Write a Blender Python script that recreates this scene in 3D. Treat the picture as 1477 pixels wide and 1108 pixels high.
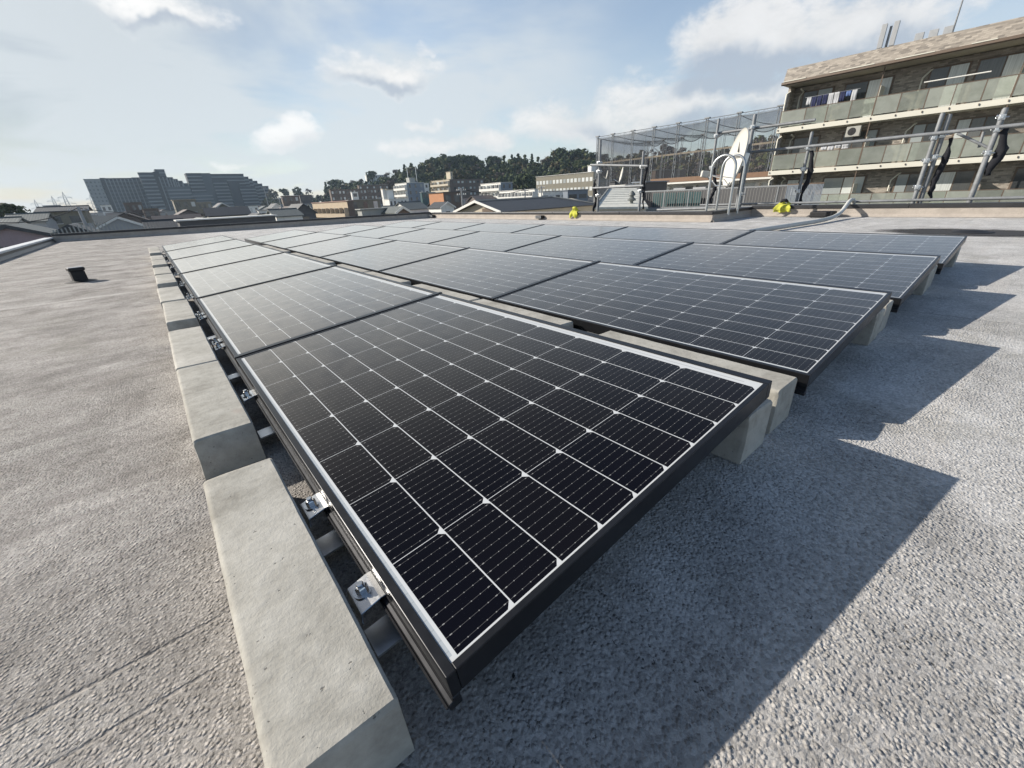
import bpy, bmesh, math, random
import numpy as np
from mathutils import Vector, Matrix, noise

R = math.radians
random.seed(7)
rng = np.random.default_rng(11)
scene = bpy.context.scene
for o in list(bpy.data.objects):
    bpy.data.objects.remove(o)
COL = scene.collection

# ------------------------------------------------------------------ camera
CAM = Vector((-0.12013, -0.26797, 0.58238))
CR = np.array([[0.76384, -0.30051, 0.57118],
               [-0.64394, -0.29531, 0.70578],
               [-0.04342, -0.90691, -0.41908]])      # columns: right, down, forward
FPX = 587.32
cam_d = bpy.data.cameras.new('camera')
cam_d.sensor_width = 36.0
cam_d.lens = FPX / 1477.0 * 36.0
cam_d.clip_start = 0.02
cam_d.clip_end = 9000
cam_o = bpy.data.objects.new('camera', cam_d)
COL.objects.link(cam_o)
right, down, fwd = CR[:, 0], CR[:, 1], CR[:, 2]
m = Matrix.Identity(4)
for i in range(3):
    m[i][0] = right[i]; m[i][1] = -down[i]; m[i][2] = -fwd[i]; m[i][3] = CAM[i]
cam_o.matrix_world = m
scene.camera = cam_o

# ------------------------------------------------------------------ sun, exposure
SUN_EL = R(27.1)
SUN_DIR = Vector((-0.597 * math.cos(SUN_EL), 0.802 * math.cos(SUN_EL), math.sin(SUN_EL)))  # towards the sun
sun_d = bpy.data.lights.new('sun', 'SUN')
sun_d.energy = 3.75
sun_d.angle = R(0.5)
sun_d.color = (1.0, 0.93, 0.83)
sun_o = bpy.data.objects.new('sun', sun_d)
COL.objects.link(sun_o)
sun_o.rotation_mode = 'QUATERNION'
sun_o.rotation_quaternion = SUN_DIR.to_track_quat('Z', 'Y')
sun_o.location = (-30, 40, 40)
scene.view_settings.view_transform = 'Standard'
scene.view_settings.look = 'None'
scene.view_settings.gamma = 1.0
scene.view_settings.exposure = 0.95
scene.view_settings.use_curve_mapping = False
scene.cycles.max_bounces = 8
scene.cycles.transparent_max_bounces = 16
scene.cycles.use_denoising = True
scene.cycles.denoising_input_passes = 'RGB_ALBEDO_NORMAL'
scene.cycles.denoising_prefilter = 'ACCURATE'

# ------------------------------------------------------------------ photo pixel -> world ray (layout measured from the photo)
def ray(px, py):
    d = CR @ np.array([(px - 738.5) / FPX, (py - 554.0) / FPX, 1.0])
    return d
def PD(px, py, D):
    d = ray(px, py); t = D / math.hypot(d[0], d[1])
    return Vector((CAM[0] + d[0] * t, CAM[1] + d[1] * t, CAM[2] + d[2] * t))
def PX(px, py, X):
    d = ray(px, py); t = (X - CAM[0]) / d[0]
    return Vector((X, CAM[1] + d[1] * t, CAM[2] + d[2] * t))
def PY(px, py, Y):
    d = ray(px, py); t = (Y - CAM[1]) / d[1]
    return Vector((CAM[0] + d[0] * t, Y, CAM[2] + d[2] * t))
def PZ(px, py, Z):
    d = ray(px, py); t = (Z - CAM[2]) / d[2]
    return Vector((CAM[0] + d[0] * t, CAM[1] + d[1] * t, Z))

# ------------------------------------------------------------------ world: sky with clouds
world = bpy.data.worlds.new('World')
scene.world = world
world.use_nodes = True
wn, wl = world.node_tree.nodes, world.node_tree.links
wn.clear()
class NG:
    """tiny helper for wiring nodes"""
    def __init__(s, nodes, links): s.n, s.l = nodes, links
    def inp(s, sock, v):
        if isinstance(v, bpy.types.NodeSocket): s.l.new(v, sock)
        elif v is not None: sock.default_value = v
    def math(s, op, a, b=None, c=None, clamp=False):
        x = s.n.new('ShaderNodeMath'); x.operation = op; x.use_clamp = clamp
        s.inp(x.inputs[0], a); s.inp(x.inputs[1], b)
        if c is not None: s.inp(x.inputs[2], c)
        return x.outputs[0]
    def vmath(s, op, a, b=None, out=0):
        x = s.n.new('ShaderNodeVectorMath'); x.operation = op
        s.inp(x.inputs[0], a)
        if b is not None: s.inp(x.inputs[1], b)
        return x.outputs[out]
    def scale(s, v, k):
        x = s.n.new('ShaderNodeVectorMath'); x.operation = 'SCALE'
        s.inp(x.inputs[0], v); s.inp(x.inputs['Scale'], k); return x.outputs[0]
    def noise(s, vec, scale, detail=4, rough=0.55, dist=0.0, out='Fac'):
        x = s.n.new('ShaderNodeTexNoise'); s.inp(x.inputs['Vector'], vec)
        x.inputs['Scale'].default_value = scale; x.inputs['Detail'].default_value = detail
        x.inputs['Roughness'].default_value = rough; x.inputs['Distortion'].default_value = dist
        return x.outputs[out]
    def ramp(s, fac, stops):
        x = s.n.new('ShaderNodeValToRGB'); s.inp(x.inputs[0], fac)
        e = x.color_ramp.elements
        while len(e) < len(stops): e.new(0.5)
        for i, (p, c) in enumerate(stops):
            e[i].position = p; e[i].color = (c, c, c, 1) if isinstance(c, (int, float)) else (*c, 1)
        return x.outputs[0]
    def mix(s, fac, a, b, mode='MIX'):
        x = s.n.new('ShaderNodeMix'); x.data_type = 'RGBA'; x.blend_type = mode
        s.inp(x.inputs[0], fac); s.inp(x.inputs[6], (*a, 1) if isinstance(a, tuple) and len(a) == 3 else a)
        s.inp(x.inputs[7], (*b, 1) if isinstance(b, tuple) and len(b) == 3 else b)
        return x.outputs[2]
    def smooth(s, v, lo, hi, a=0.0, b=1.0):
        x = s.n.new('ShaderNodeMapRange'); x.interpolation_type = 'SMOOTHSTEP'
        s.inp(x.inputs[0], v); x.inputs[1].default_value = lo; x.inputs[2].default_value = hi
        x.inputs[3].default_value = a; x.inputs[4].default_value = b
        return x.outputs[0]
    def sep(s, v):
        x = s.n.new('ShaderNodeSeparateXYZ'); s.inp(x.inputs[0], v); return x.outputs
    def comb(s, a, b, c):
        x = s.n.new('ShaderNodeCombineXYZ'); s.inp(x.inputs[0], a); s.inp(x.inputs[1], b); s.inp(x.inputs[2], c)
        return x.outputs[0]
W = NG(wn, wl)
sky = wn.new('ShaderNodeTexSky')
sky.sky_type = 'NISHITA'; sky.sun_disc = False
sky.sun_elevation = SUN_EL
sky.sun_rotation = math.atan2(SUN_DIR.x, SUN_DIR.y)
sky.altitude = 50; sky.air_density = 1.0; sky.dust_density = 0.9; sky.ozone_density = 1.2
tc = wn.new('ShaderNodeTexCoord')
D_ = W.vmath('NORMALIZE', tc.outputs['Generated'])
D0_ = D_
warp = W.noise(D_, 4.5, 5, 0.6, 0.0, 'Color')
D_ = W.vmath('NORMALIZE', W.vmath('ADD', D_, W.scale(W.vmath('SUBTRACT', warp, (0.5, 0.5, 0.5)), 0.16)))
dx, dy, dz = W.sep(D0_)
inv = W.math('DIVIDE', 1.0, W.math('ADD', W.math('MAXIMUM', dz, 0.0), 0.16))
plane = W.comb(W.math('MULTIPLY', dx, inv), W.math('MULTIPLY', dy, inv), 0.0)     # cloud layer seen from below
stretch = W.comb(dx, dy, W.math('MULTIPLY', dz, 1.9))
n_veil = W.noise(plane, 0.9, 5, 0.55, 0.4)
n_puff = W.noise(stretch, 10.0, 9, 0.66, 0.15)
n_big = W.noise(stretch, 3.2, 4, 0.5, 0.2)
# masks of the separate clouds: direction, angular half-width / half-height, weight
def wdir(px, py):
    d = ray(px, py); return Vector(d).normalized()
CLOUDS = [  # px, py, half width px, half height px, weight, dark underside
    (230, 2, 115, 30, 1.0, 0.9), (552, 104, 90, 30, 1.0, 0.75), (420, 196, 58, 30, .95, .35), (603, 182, 28, 13, .8, .3),
    (610, 218, 75, 14, .7, .2), (1075, 78, 120, 78, 1.25, .9), (1215, 60, 170, 80, 1.2, .95), (960, 165, 190, 58, 1.15, .75),
    (830, 195, 110, 34, .95, .3), (700, 215, 60, 16, .8, .2), (330, 225, 36, 8, .6, .1), (618, 68, 18, 12, .6, .1),
    (1320, 20, 120, 36, .75, .2), (1090, 145, 90, 50, 1.0, .7)]
mask = None; dark = None
for (px, py, hw, hh, wt, dk) in CLOUDS:
    c = wdir(px, py)
    rt = Vector((c.y, -c.x, 0)).normalized(); up = rt.cross(c).normalized()
    k = Vector(wdir(px + hw, py)).angle(c); h = Vector(wdir(px, py + hh)).angle(c)
    cc = W.vmath('DOT_PRODUCT', D_, tuple(c), 1)
    cc = W.math('MAXIMUM', cc, 0.05)
    a = W.math('DIVIDE', W.vmath('DOT_PRODUCT', D_, tuple(rt / math.tan(k)), 1), cc)
    b = W.math('DIVIDE', W.vmath('DOT_PRODUCT', D_, tuple(up / math.tan(h)), 1), cc)
    b2 = W.math('MULTIPLY', b, W.math('SUBTRACT', 1.0, W.math('MULTIPLY', W.math('SIGN', b), 0.18)))  # flatter base
    r2 = W.math('ADD', W.math('MULTIPLY', a, a), W.math('MULTIPLY', b2, b2))
    r2 = W.math('SUBTRACT', 1.25, r2)
    facing = W.math('GREATER_THAN', W.vmath('DOT_PRODUCT', D_, tuple(c), 1), 0.1)
    mk = W.math('MULTIPLY', W.math('MULTIPLY', W.math('MAXIMUM', r2, 0.0), wt), facing)
    ud = W.math('MULTIPLY', mk, W.math('MULTIPLY', W.smooth(b, 0.35, -0.55), dk))
    mask = mk if mask is None else W.math('MAXIMUM', mask, mk)
    dark = ud if dark is None else W.math('MAXIMUM', dark, ud)
puff = W.math('ADD', W.math('MULTIPLY', mask, 0.62), W.math('MULTIPLY', W.math('SUBTRACT', n_puff, 0.5), 1.9))
puff = W.math('MULTIPLY', W.smooth(puff, 0.04, 0.78), W.smooth(mask, 0.0, 0.3))
# thin veil: strong towards the sun and in the middle of the view, thin at upper right
vdot = W.vmath('DOT_PRODUCT', D_, tuple(wdir(420, 150)), 1)
veil = W.math('MULTIPLY', W.smooth(vdot, 0.74, 0.985), W.smooth(W.math('ADD', n_veil, W.math('MULTIPLY', n_big, 0.4)), 0.50, 0.80))
veil = W.math('ADD', veil, W.math('MULTIPLY', W.smooth(vdot, 0.40, 0.95), 0.30))
low = W.smooth(dz, 0.55, 0.03)
veil = W.math('MAXIMUM', veil, W.math('MULTIPLY', low, W.smooth(n_big, 0.32, 0.7, 0.40, 0.82)))
veil = W.math('MINIMUM', W.math('MULTIPLY', veil, 0.85), 0.85)
SKYK = 0.088
skyc = W.scale(sky.outputs[0], SKYK)
skyc = W.scale(skyc, W.smooth(W.vmath('DOT_PRODUCT', D0_, tuple(SUN_DIR), 1), 0.42, 0.90, 1.0, 0.34))
skyc = W.mix(0.0, skyc, W.vmath('MULTIPLY', skyc, (0.86, 1.0, 1.12)))
glow = W.smooth(W.vmath('DOT_PRODUCT', D_, tuple(SUN_DIR), 1), 0.78, 1.0, 1.0, 1.15)
c_veil = W.vmath('MULTIPLY', W.comb(glow, glow, glow), (0.39, 0.418, 0.435))
lit = W.math('ADD', 0.49, W.math('MULTIPLY', W.math('SUBTRACT', n_puff, 0.5), 0.26))
sunny = W.smooth(W.vmath('DOT_PRODUCT', D_, tuple(SUN_DIR), 1), 0.2, 0.95, 0.0, 0.10)
lit = W.math('ADD', lit, sunny)
c_lit = W.vmath('MULTIPLY', W.comb(lit, lit, lit), (1.0, 0.985, 0.965))
c_dark = (0.245, 0.28, 0.33)
dk = W.math('MULTIPLY', W.smooth(W.math('ADD', dark, W.math('MULTIPLY', W.math('SUBTRACT', n_puff, 0.5), 0.8)), 0.05, 0.75), 0.95)
c_puff = W.mix(dk, c_lit, c_dark)
out = W.mix(veil, skyc, c_veil)
out = W.mix(W.math('MULTIPLY', puff, 0.82), out, c_puff)
bg = wn.new('ShaderNodeBackground'); bg.inputs['Strength'].default_value = 0.96
wl.new(out, bg.inputs['Color'])
wo = wn.new('ShaderNodeOutputWorld'); wl.new(bg.outputs[0], wo.inputs['Surface'])
world.cycles.sampling_method = 'MANUAL'
world.cycles.sample_map_resolution = 512
# ------------------------------------------------------------------ mesh helpers
class MB:
    def __init__(s): s.v, s.f, s.m = [], [], []
    def add(s, vs, fs, mi=0):
        o = len(s.v); s.v.extend([tuple(x) for x in vs])
        for f in fs: s.f.append([i + o for i in f]); s.m.append(mi)
        return s
    def box(s, a, b, mi=0, M=None):
        x0, y0, z0 = [min(p, q) for p, q in zip(a, b)]; x1, y1, z1 = [max(p, q) for p, q in zip(a, b)]
        vs = [Vector(p) for p in ((x0,y0,z0),(x1,y0,z0),(x1,y1,z0),(x0,y1,z0),(x0,y0,z1),(x1,y0,z1),(x1,y1,z1),(x0,y1,z1))]
        if M is not None: vs = [M @ p for p in vs]
        return s.add(vs, [(0,3,2,1),(4,5,6,7),(0,1,5,4),(1,2,6,5),(2,3,7,6),(3,0,4,7)], mi)
    def prism(s, poly, y0, y1, mi=0, axis='y'):
        """poly in (x,z) extruded along y, or (y,z) along x, or (x,y) along z"""
        n = len(poly)
        def mk(p, t): return (p[0], t, p[1]) if axis == 'y' else ((t, p[0], p[1]) if axis == 'x' else (p[0], p[1], t))
        vs = [mk(p, y0) for p in poly] + [mk(p, y1) for p in poly]
        fs = [[i, (i+1) % n, n + (i+1) % n, n + i] for i in range(n)] + [list(range(n))[::-1], list(range(n, 2*n))]
        return s.add(vs, fs, mi)
    def tube(s, pts, r, n=10, mi=0, cap=True):
        pts = [Vector(p) for p in pts]; rs = r if isinstance(r, (list, tuple)) else [r] * len(pts)
        vs, fs = [], []
        ref = None
        for i, p in enumerate(pts):
            t = (pts[min(i+1, len(pts)-1)] - pts[max(i-1, 0)]).normalized()
            if ref is None:
                ref = t.orthogonal().normalized()
            ref = (ref - t * ref.dot(t)).normalized()
            b = t.cross(ref)
            for k in range(n):
                a = 2 * math.pi * k / n
                vs.append(p + ref * (math.cos(a) * rs[i]) + b * (math.sin(a) * rs[i]))
        for i in range(len(pts) - 1):
            for k in range(n):
                fs.append([i*n+k, i*n+(k+1) % n, (i+1)*n+(k+1) % n, (i+1)*n+k])
        if cap:
            fs.append(list(range(n))[::-1]); fs.append([(len(pts)-1)*n + k for k in range(n)])
        return s.add(vs, fs, mi)
    def lathe(s, prof, n=20, mi=0, M=None):
        vs, fs = [], []
        for (r, z) in prof:
            for k in range(n):
                a = 2 * math.pi * k / n
                p = Vector((r * math.cos(a), r * math.sin(a), z)); vs.append(M @ p if M is not None else p)
        for i in range(len(prof) - 1):
            for k in range(n): fs.append([i*n+k, i*n+(k+1) % n, (i+1)*n+(k+1) % n, (i+1)*n+k])
        fs.append(list(range(n))[::-1]); fs.append([(len(prof)-1)*n + k for k in range(n)])
        return s.add(vs, fs, mi)
    def mesh(s, name, mats, smooth=False):
        me = bpy.data.meshes.new(name); me.from_pydata(s.v, [], s.f)
        for x in (mats if isinstance(mats, (list, tuple)) else [mats]): me.materials.append(x)
        me.polygons.foreach_set('material_index', s.m)
        if smooth:
            me.polygons.foreach_set('use_smooth', [True] * len(s.f))
        me.update(); return me
    def build(s, name, mats, parent=None, smooth=False):
        return link(name, s.mesh(name, mats, smooth), parent)
def link(name, me, parent=None):
    o = bpy.data.objects.new(name, me); COL.objects.link(o)
    if parent is not None: o.parent = parent
    return o
def autosmooth(o, ang=40):
    me = o.data
    me.polygons.foreach_set('use_smooth', [True] * len(me.polygons))
    try: me.set_sharp_from_angle(angle=R(ang))
    except Exception: pass
    return o
def tag(o, label, cat, group=None):
    o['label'] = label; o['category'] = cat
    if group: o['group'] = group
    return o
def structure(o): o['kind'] = 'structure'; return o
def stuff(o): o['kind'] = 'stuff'; return o
def thing(name, label, cat, loc=(0, 0, 0), group=None, rot=(0, 0, 0)):
    o = bpy.data.objects.new(name, None); COL.objects.link(o)
    o.location = loc; o.rotation_euler = rot; o.empty_display_size = 0.2
    return tag(o, label, cat, group)
def copy_tree(o, parent=None):
    c = o.copy(); COL.objects.link(c)
    if parent is not None: c.parent = parent
    for ch in list(o.children): copy_tree(ch, c)
    return c
def bevel(o, w, seg=2, ang=30):
    b = o.modifiers.new('bevel', 'BEVEL'); b.width = w; b.segments = seg; b.limit_method = 'ANGLE'; b.angle_limit = R(ang)
    return o
ORD = ['first', 'second', 'third', 'fourth', 'fifth', 'sixth', 'seventh', 'eighth', 'ninth', 'tenth', 'eleventh', 'twelfth', 'thirteenth', 'fourteenth', 'fifteenth', 'sixteenth']

# ------------------------------------------------------------------ materials
def new_mat(name):
    mt = bpy.data.materials.new(name); mt.use_nodes = True
    g = NG(mt.node_tree.nodes, mt.node_tree.links); g.n.clear()
    p = g.n.new('ShaderNodeBsdfPrincipled'); o = g.n.new('ShaderNodeOutputMaterial')
    g.l.new(p.outputs[0], o.inputs[0]); g.p = p; g.o = o
    g.coord = g.n.new('ShaderNodeTexCoord')
    return mt, g
def bump(g, h, strength, dist):
    b = g.n.new('ShaderNodeBump'); b.inputs['Strength'].default_value = strength; b.inputs['Distance'].default_value = dist
    g.l.new(h, b.inputs['Height']); g.l.new(b.outputs[0], g.p.inputs['Normal']); return b
MATS = {}
def paint(name, col, rough=0.6, var=0.12, scale=3.0, metal=0.0, streak=0.0, bumps=0.0, spec=0.4):
    """painted / plastered / metal surface with uneven weathering"""
    if name in MATS: return MATS[name]
    mt, g = new_mat(name)
    ob = g.coord.outputs['Object']
    n1 = g.noise(ob, scale, 6, 0.6, 0.3)
    n2 = g.noise(ob, scale * 9, 4, 0.6)
    f = g.math('ADD', g.math('MULTIPLY', n1, 0.7), g.math('MULTIPLY', n2, 0.3))
    lo = tuple(c * (1 - var) for c in col); hi = tuple(min(1, c * (1 + var)) for c in col)
    c = g.ramp(f, [(0.3, lo), (0.7, hi)])
    if streak > 0:
        x, y, z = g.sep(ob)
        sv = g.noise(g.comb(g.math('MULTIPLY', x, 5.0), g.math('MULTIPLY', y, 5.0), g.math('MULTIPLY', z, 0.35)), 1.0, 4, 0.6)
        c = g.mix(g.math('MULTIPLY', g.smooth(sv, 0.5, 0.75), streak), c, tuple(q * 0.55 for q in col))
    g.l.new(c, g.p.inputs['Base Color'])
    g.l.new(g.math('ADD', rough - 0.08, g.math('MULTIPLY', n2, 0.16)), g.p.inputs['Roughness'])
    g.p.inputs['Metallic'].default_value = metal
    g.p.inputs['Specular IOR Level'].default_value = spec
    if bumps > 0: bump(g, n2, bumps, 0.01)
    MATS[name] = mt; return mt

def roof_mat():
    mt, g = new_mat('roof_membrane')
    ob = g.coord.outputs['Object']
    x, y, z = g.sep(ob)
    vor = g.n.new('ShaderNodeTexVoronoi'); vor.feature = 'F1'; vor.inputs['Scale'].default_value = 165; vor.inputs['Randomness'].default_value = 1
    g.l.new(g.vmath('ADD', ob, g.scale(g.noise(ob, 40, 2, 0.5, 0, 'Color'), 0.004)), vor.inputs['Vector'])
    big = g.noise(ob, 0.55, 6, 0.6, 0.6)
    mid = g.noise(ob, 4.0, 6, 0.65, 0.3)
    grit = g.noise(ob, 210, 4, 0.75, 0.0)
    grain = g.noise(ob, 620, 3, 0.7)
    # worn roll-coat strokes that run across the roof
    stroke = g.noise(g.comb(g.math('MULTIPLY', x, 1.2), g.math('MULTIPLY', y, 9.0), 0.0), 1.0, 5, 0.6, 0.4)
    f = g.math('ADD', g.math('MULTIPLY', mid, 0.42), g.math('ADD', g.math('MULTIPLY', grit, 0.33), g.math('MULTIPLY', grain, 0.25)))
    east = g.smooth(x, -0.6, 1.6)                       # colour turns paler towards the right of the arrays
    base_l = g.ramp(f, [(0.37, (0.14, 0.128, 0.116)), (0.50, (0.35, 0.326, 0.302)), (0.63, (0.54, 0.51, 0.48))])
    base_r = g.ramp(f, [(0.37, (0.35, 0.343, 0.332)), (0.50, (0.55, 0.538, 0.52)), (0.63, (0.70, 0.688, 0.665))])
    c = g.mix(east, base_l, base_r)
    c = g.mix(g.math('MULTIPLY', g.smooth(big, 0.52, 0.72), 0.20), c, (0.16, 0.15, 0.125), 'MIX')
    c = g.mix(g.math('MULTIPLY', g.smooth(stroke, 0.52, 0.70), 0.30), c, (0.46, 0.43, 0.40))
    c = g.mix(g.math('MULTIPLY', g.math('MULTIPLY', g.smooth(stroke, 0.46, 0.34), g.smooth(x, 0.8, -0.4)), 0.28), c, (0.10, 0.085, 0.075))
    # laps of the membrane sheets
    def seam(coord, at, half, wob):
        d = g.math('ABSOLUTE', g.math('SUBTRACT', coord, g.math('ADD', at, g.math('MULTIPLY', g.math('SUBTRACT', mid, 0.5), wob))))
        return d
    lap = None
    for k in range(-1, 15):
        d = seam(y, (0.33 + 1.0 * k) if k >= 0 else -0.24, 0, 0.012)
        lap = d if lap is None else g.math('MINIMUM', lap, d)
        if k >= 0: lap0 = d if k == 0 else g.math('MINIMUM', lap0, d)
    lapx = seam(x, 2.55, 0, 0.02)
    for at in (5.6, 7.15): lapx = g.math('MINIMUM', lapx, seam(x, at, 0, 0.02))
    lines = g.smooth(g.math('ABSOLUTE', g.math('SUBTRACT', lap0, 0.045)), 0.005, 0.001)
    linesx = g.smooth(lapx, 0.012, 0.004)
    gap = g.smooth(g.noise(ob, 1.3, 3), 0.38, 0.52)
    lines = g.math('MULTIPLY', g.math('MAXIMUM', lines, linesx), gap)
    band = g.math('MULTIPLY', g.smooth(lap, 0.052, 0.040), g.smooth(g.noise(ob, 0.9, 3), 0.4, 0.6))
    c = g.mix(g.math('MULTIPLY', band, 0.46), c, (0.58, 0.555, 0.52))
    c = g.mix(g.math('MULTIPLY', lines, 0.30), c, (0.16, 0.15, 0.14))
    # pits and dirt specks
    pits = g.smooth(g.noise(ob, 26, 4, 0.7), 0.66, 0.74)
    c = g.mix(g.math('MULTIPLY', pits, 0.6), c, (0.07, 0.068, 0.065))
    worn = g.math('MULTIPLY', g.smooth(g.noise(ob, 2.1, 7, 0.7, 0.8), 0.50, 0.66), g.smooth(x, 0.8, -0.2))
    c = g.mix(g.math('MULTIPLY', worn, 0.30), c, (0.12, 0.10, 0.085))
    spk = g.smooth(g.sep(vor.outputs['Color'])[1], 0.0, 1.0, 0.80, 1.16)
    c = g.mix(1.0, c, g.comb(spk, spk, spk), 'MULTIPLY')
    pit2 = g.math('MULTIPLY', g.smooth(g.noise(ob, 120, 3, 0.65), 0.60, 0.65), g.smooth(g.noise(ob, 5.5, 5, 0.7), 0.46, 0.62))
    c = g.mix(g.math('MULTIPLY', pit2, 0.9), c, (0.035, 0.034, 0.033))
    blot = g.smooth(g.noise(ob, 21, 4, 0.6, 0.8), 0.715, 0.745)
    c = g.mix(blot, c, (0.02, 0.02, 0.02))
    stain = g.smooth(g.noise(ob, 1.15, 7, 0.68, 1.2), 0.55, 0.70)
    c = g.mix(g.math('MULTIPLY', stain, 0.30), c, (0.20, 0.19, 0.15))
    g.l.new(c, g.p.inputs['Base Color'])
    g.p.inputs['Roughness'].default_value = 0.86
    g.p.inputs['Specular IOR Level'].default_value = 0.3
    patch = g.smooth(g.noise(ob, 1.7, 4, 0.6), 0.38, 0.60, 0.38, 1.0)
    v2 = g.n.new('ShaderNodeTexVoronoi'); v2.feature = 'F1'; v2.inputs['Scale'].default_value = 95
    g.l.new(ob, v2.inputs['Vector'])
    peb = g.math('MULTIPLY', g.smooth(v2.outputs['Distance'], 0.46, 0.12), g.smooth(g.noise(ob, 7, 3, 0.6), 0.5, 0.6))
    cr = g.sep(vor.outputs['Color'])[0]
    h = g.math('ADD', g.math('MULTIPLY', grit, 0.62), g.math('MULTIPLY', g.math('MULTIPLY', g.smooth(vor.outputs['Distance'], 0.68, 0.08), g.math('POWER', cr, 0.7)), 0.85))
    h = g.math('ADD', h, g.math('MULTIPLY', peb, 0.35))
    h = g.math('ADD', g.math('MULTIPLY', h, patch), g.math('MULTIPLY', grain, 0.2))
    h = g.math('ADD', h, g.math('MULTIPLY', lines, -0.5))
    h = g.math('ADD', h, g.math('MULTIPLY', mid, 0.7))
    bump(g, h, 1.0, 0.0076)
    return mt
def concrete_mat():
    mt, g = new_mat('precast_concrete')
    ob = g.coord.outputs['Object']
    inf = g.n.new('ShaderNodeObjectInfo')
    v = g.vmath('ADD', ob, g.comb(g.math('MULTIPLY', inf.outputs['Random'], 17.0), g.math('MULTIPLY', inf.outputs['Random'], 5.0), 0.0))
    n1 = g.noise(v, 5, 6, 0.65, 0.5); n2 = g.noise(v, 38, 5, 0.7); n3 = g.noise(v, 260, 3, 0.7)
    x, y, z = g.sep(v)
    n4 = g.noise(g.comb(g.math('MULTIPLY', x, 4.0), g.math('MULTIPLY', y, 22.0), z), 1.0, 4, 0.6, 0.5)
    f = g.math('ADD', g.math('MULTIPLY', n1, 0.55), g.math('ADD', g.math('MULTIPLY', n2, 0.3), g.math('MULTIPLY', n4, 0.15)))
    c = g.ramp(f, [(0.34, (0.22, 0.208, 0.180)), (0.50, (0.368, 0.354, 0.313)), (0.66, (0.49, 0.475, 0.428))])
    tint = g.math('MULTIPLY', inf.outputs['Random'], 0.45)
    c = g.mix(tint, c, g.mix(1.0, c, (1.16, 1.14, 1.14), 'MULTIPLY'))
    pits = g.smooth(g.noise(v, 120, 3, 0.6), 0.685, 0.73)
    c = g.mix(g.math('MULTIPLY', pits, 0.75), c, (0.10, 0.095, 0.085))
    red = g.smooth(g.noise(v, 3.4, 3, 0.5, 0.8), 0.70, 0.80)
    c = g.mix(g.math('MULTIPLY', red, 0.22), c, (0.42, 0.25, 0.2))
    scr = g.n.new('ShaderNodeTexWave'); scr.wave_type = 'BANDS'; scr.inputs['Scale'].default_value = 7; scr.inputs['Distortion'].default_value = 14
    scr.inputs['Detail'].default_value = 3; g.l.new(v, scr.inputs['Vector'])
    s2 = g.math('MULTIPLY', g.smooth(scr.outputs['Fac'], 0.985, 1.0), g.smooth(n1, 0.5, 0.6))
    c = g.mix(g.math('MULTIPLY', s2, 0.35), c, (0.45, 0.44, 0.40))
    g.l.new(c, g.p.inputs['Base Color']); g.p.inputs['Roughness'].default_value = 0.85
    g.p.inputs['Specular IOR Level'].default_value = 0.25
    h = g.math('ADD', g.math('MULTIPLY', n3, 0.35), g.math('ADD', g.math('MULTIPLY', n2, 1.0), g.math('MULTIPLY', pits, -0.9)))
    bump(g, h, 0.45, 0.004)
    return mt
CELL_A, CELL_B = 0.084, 0.1645
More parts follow.
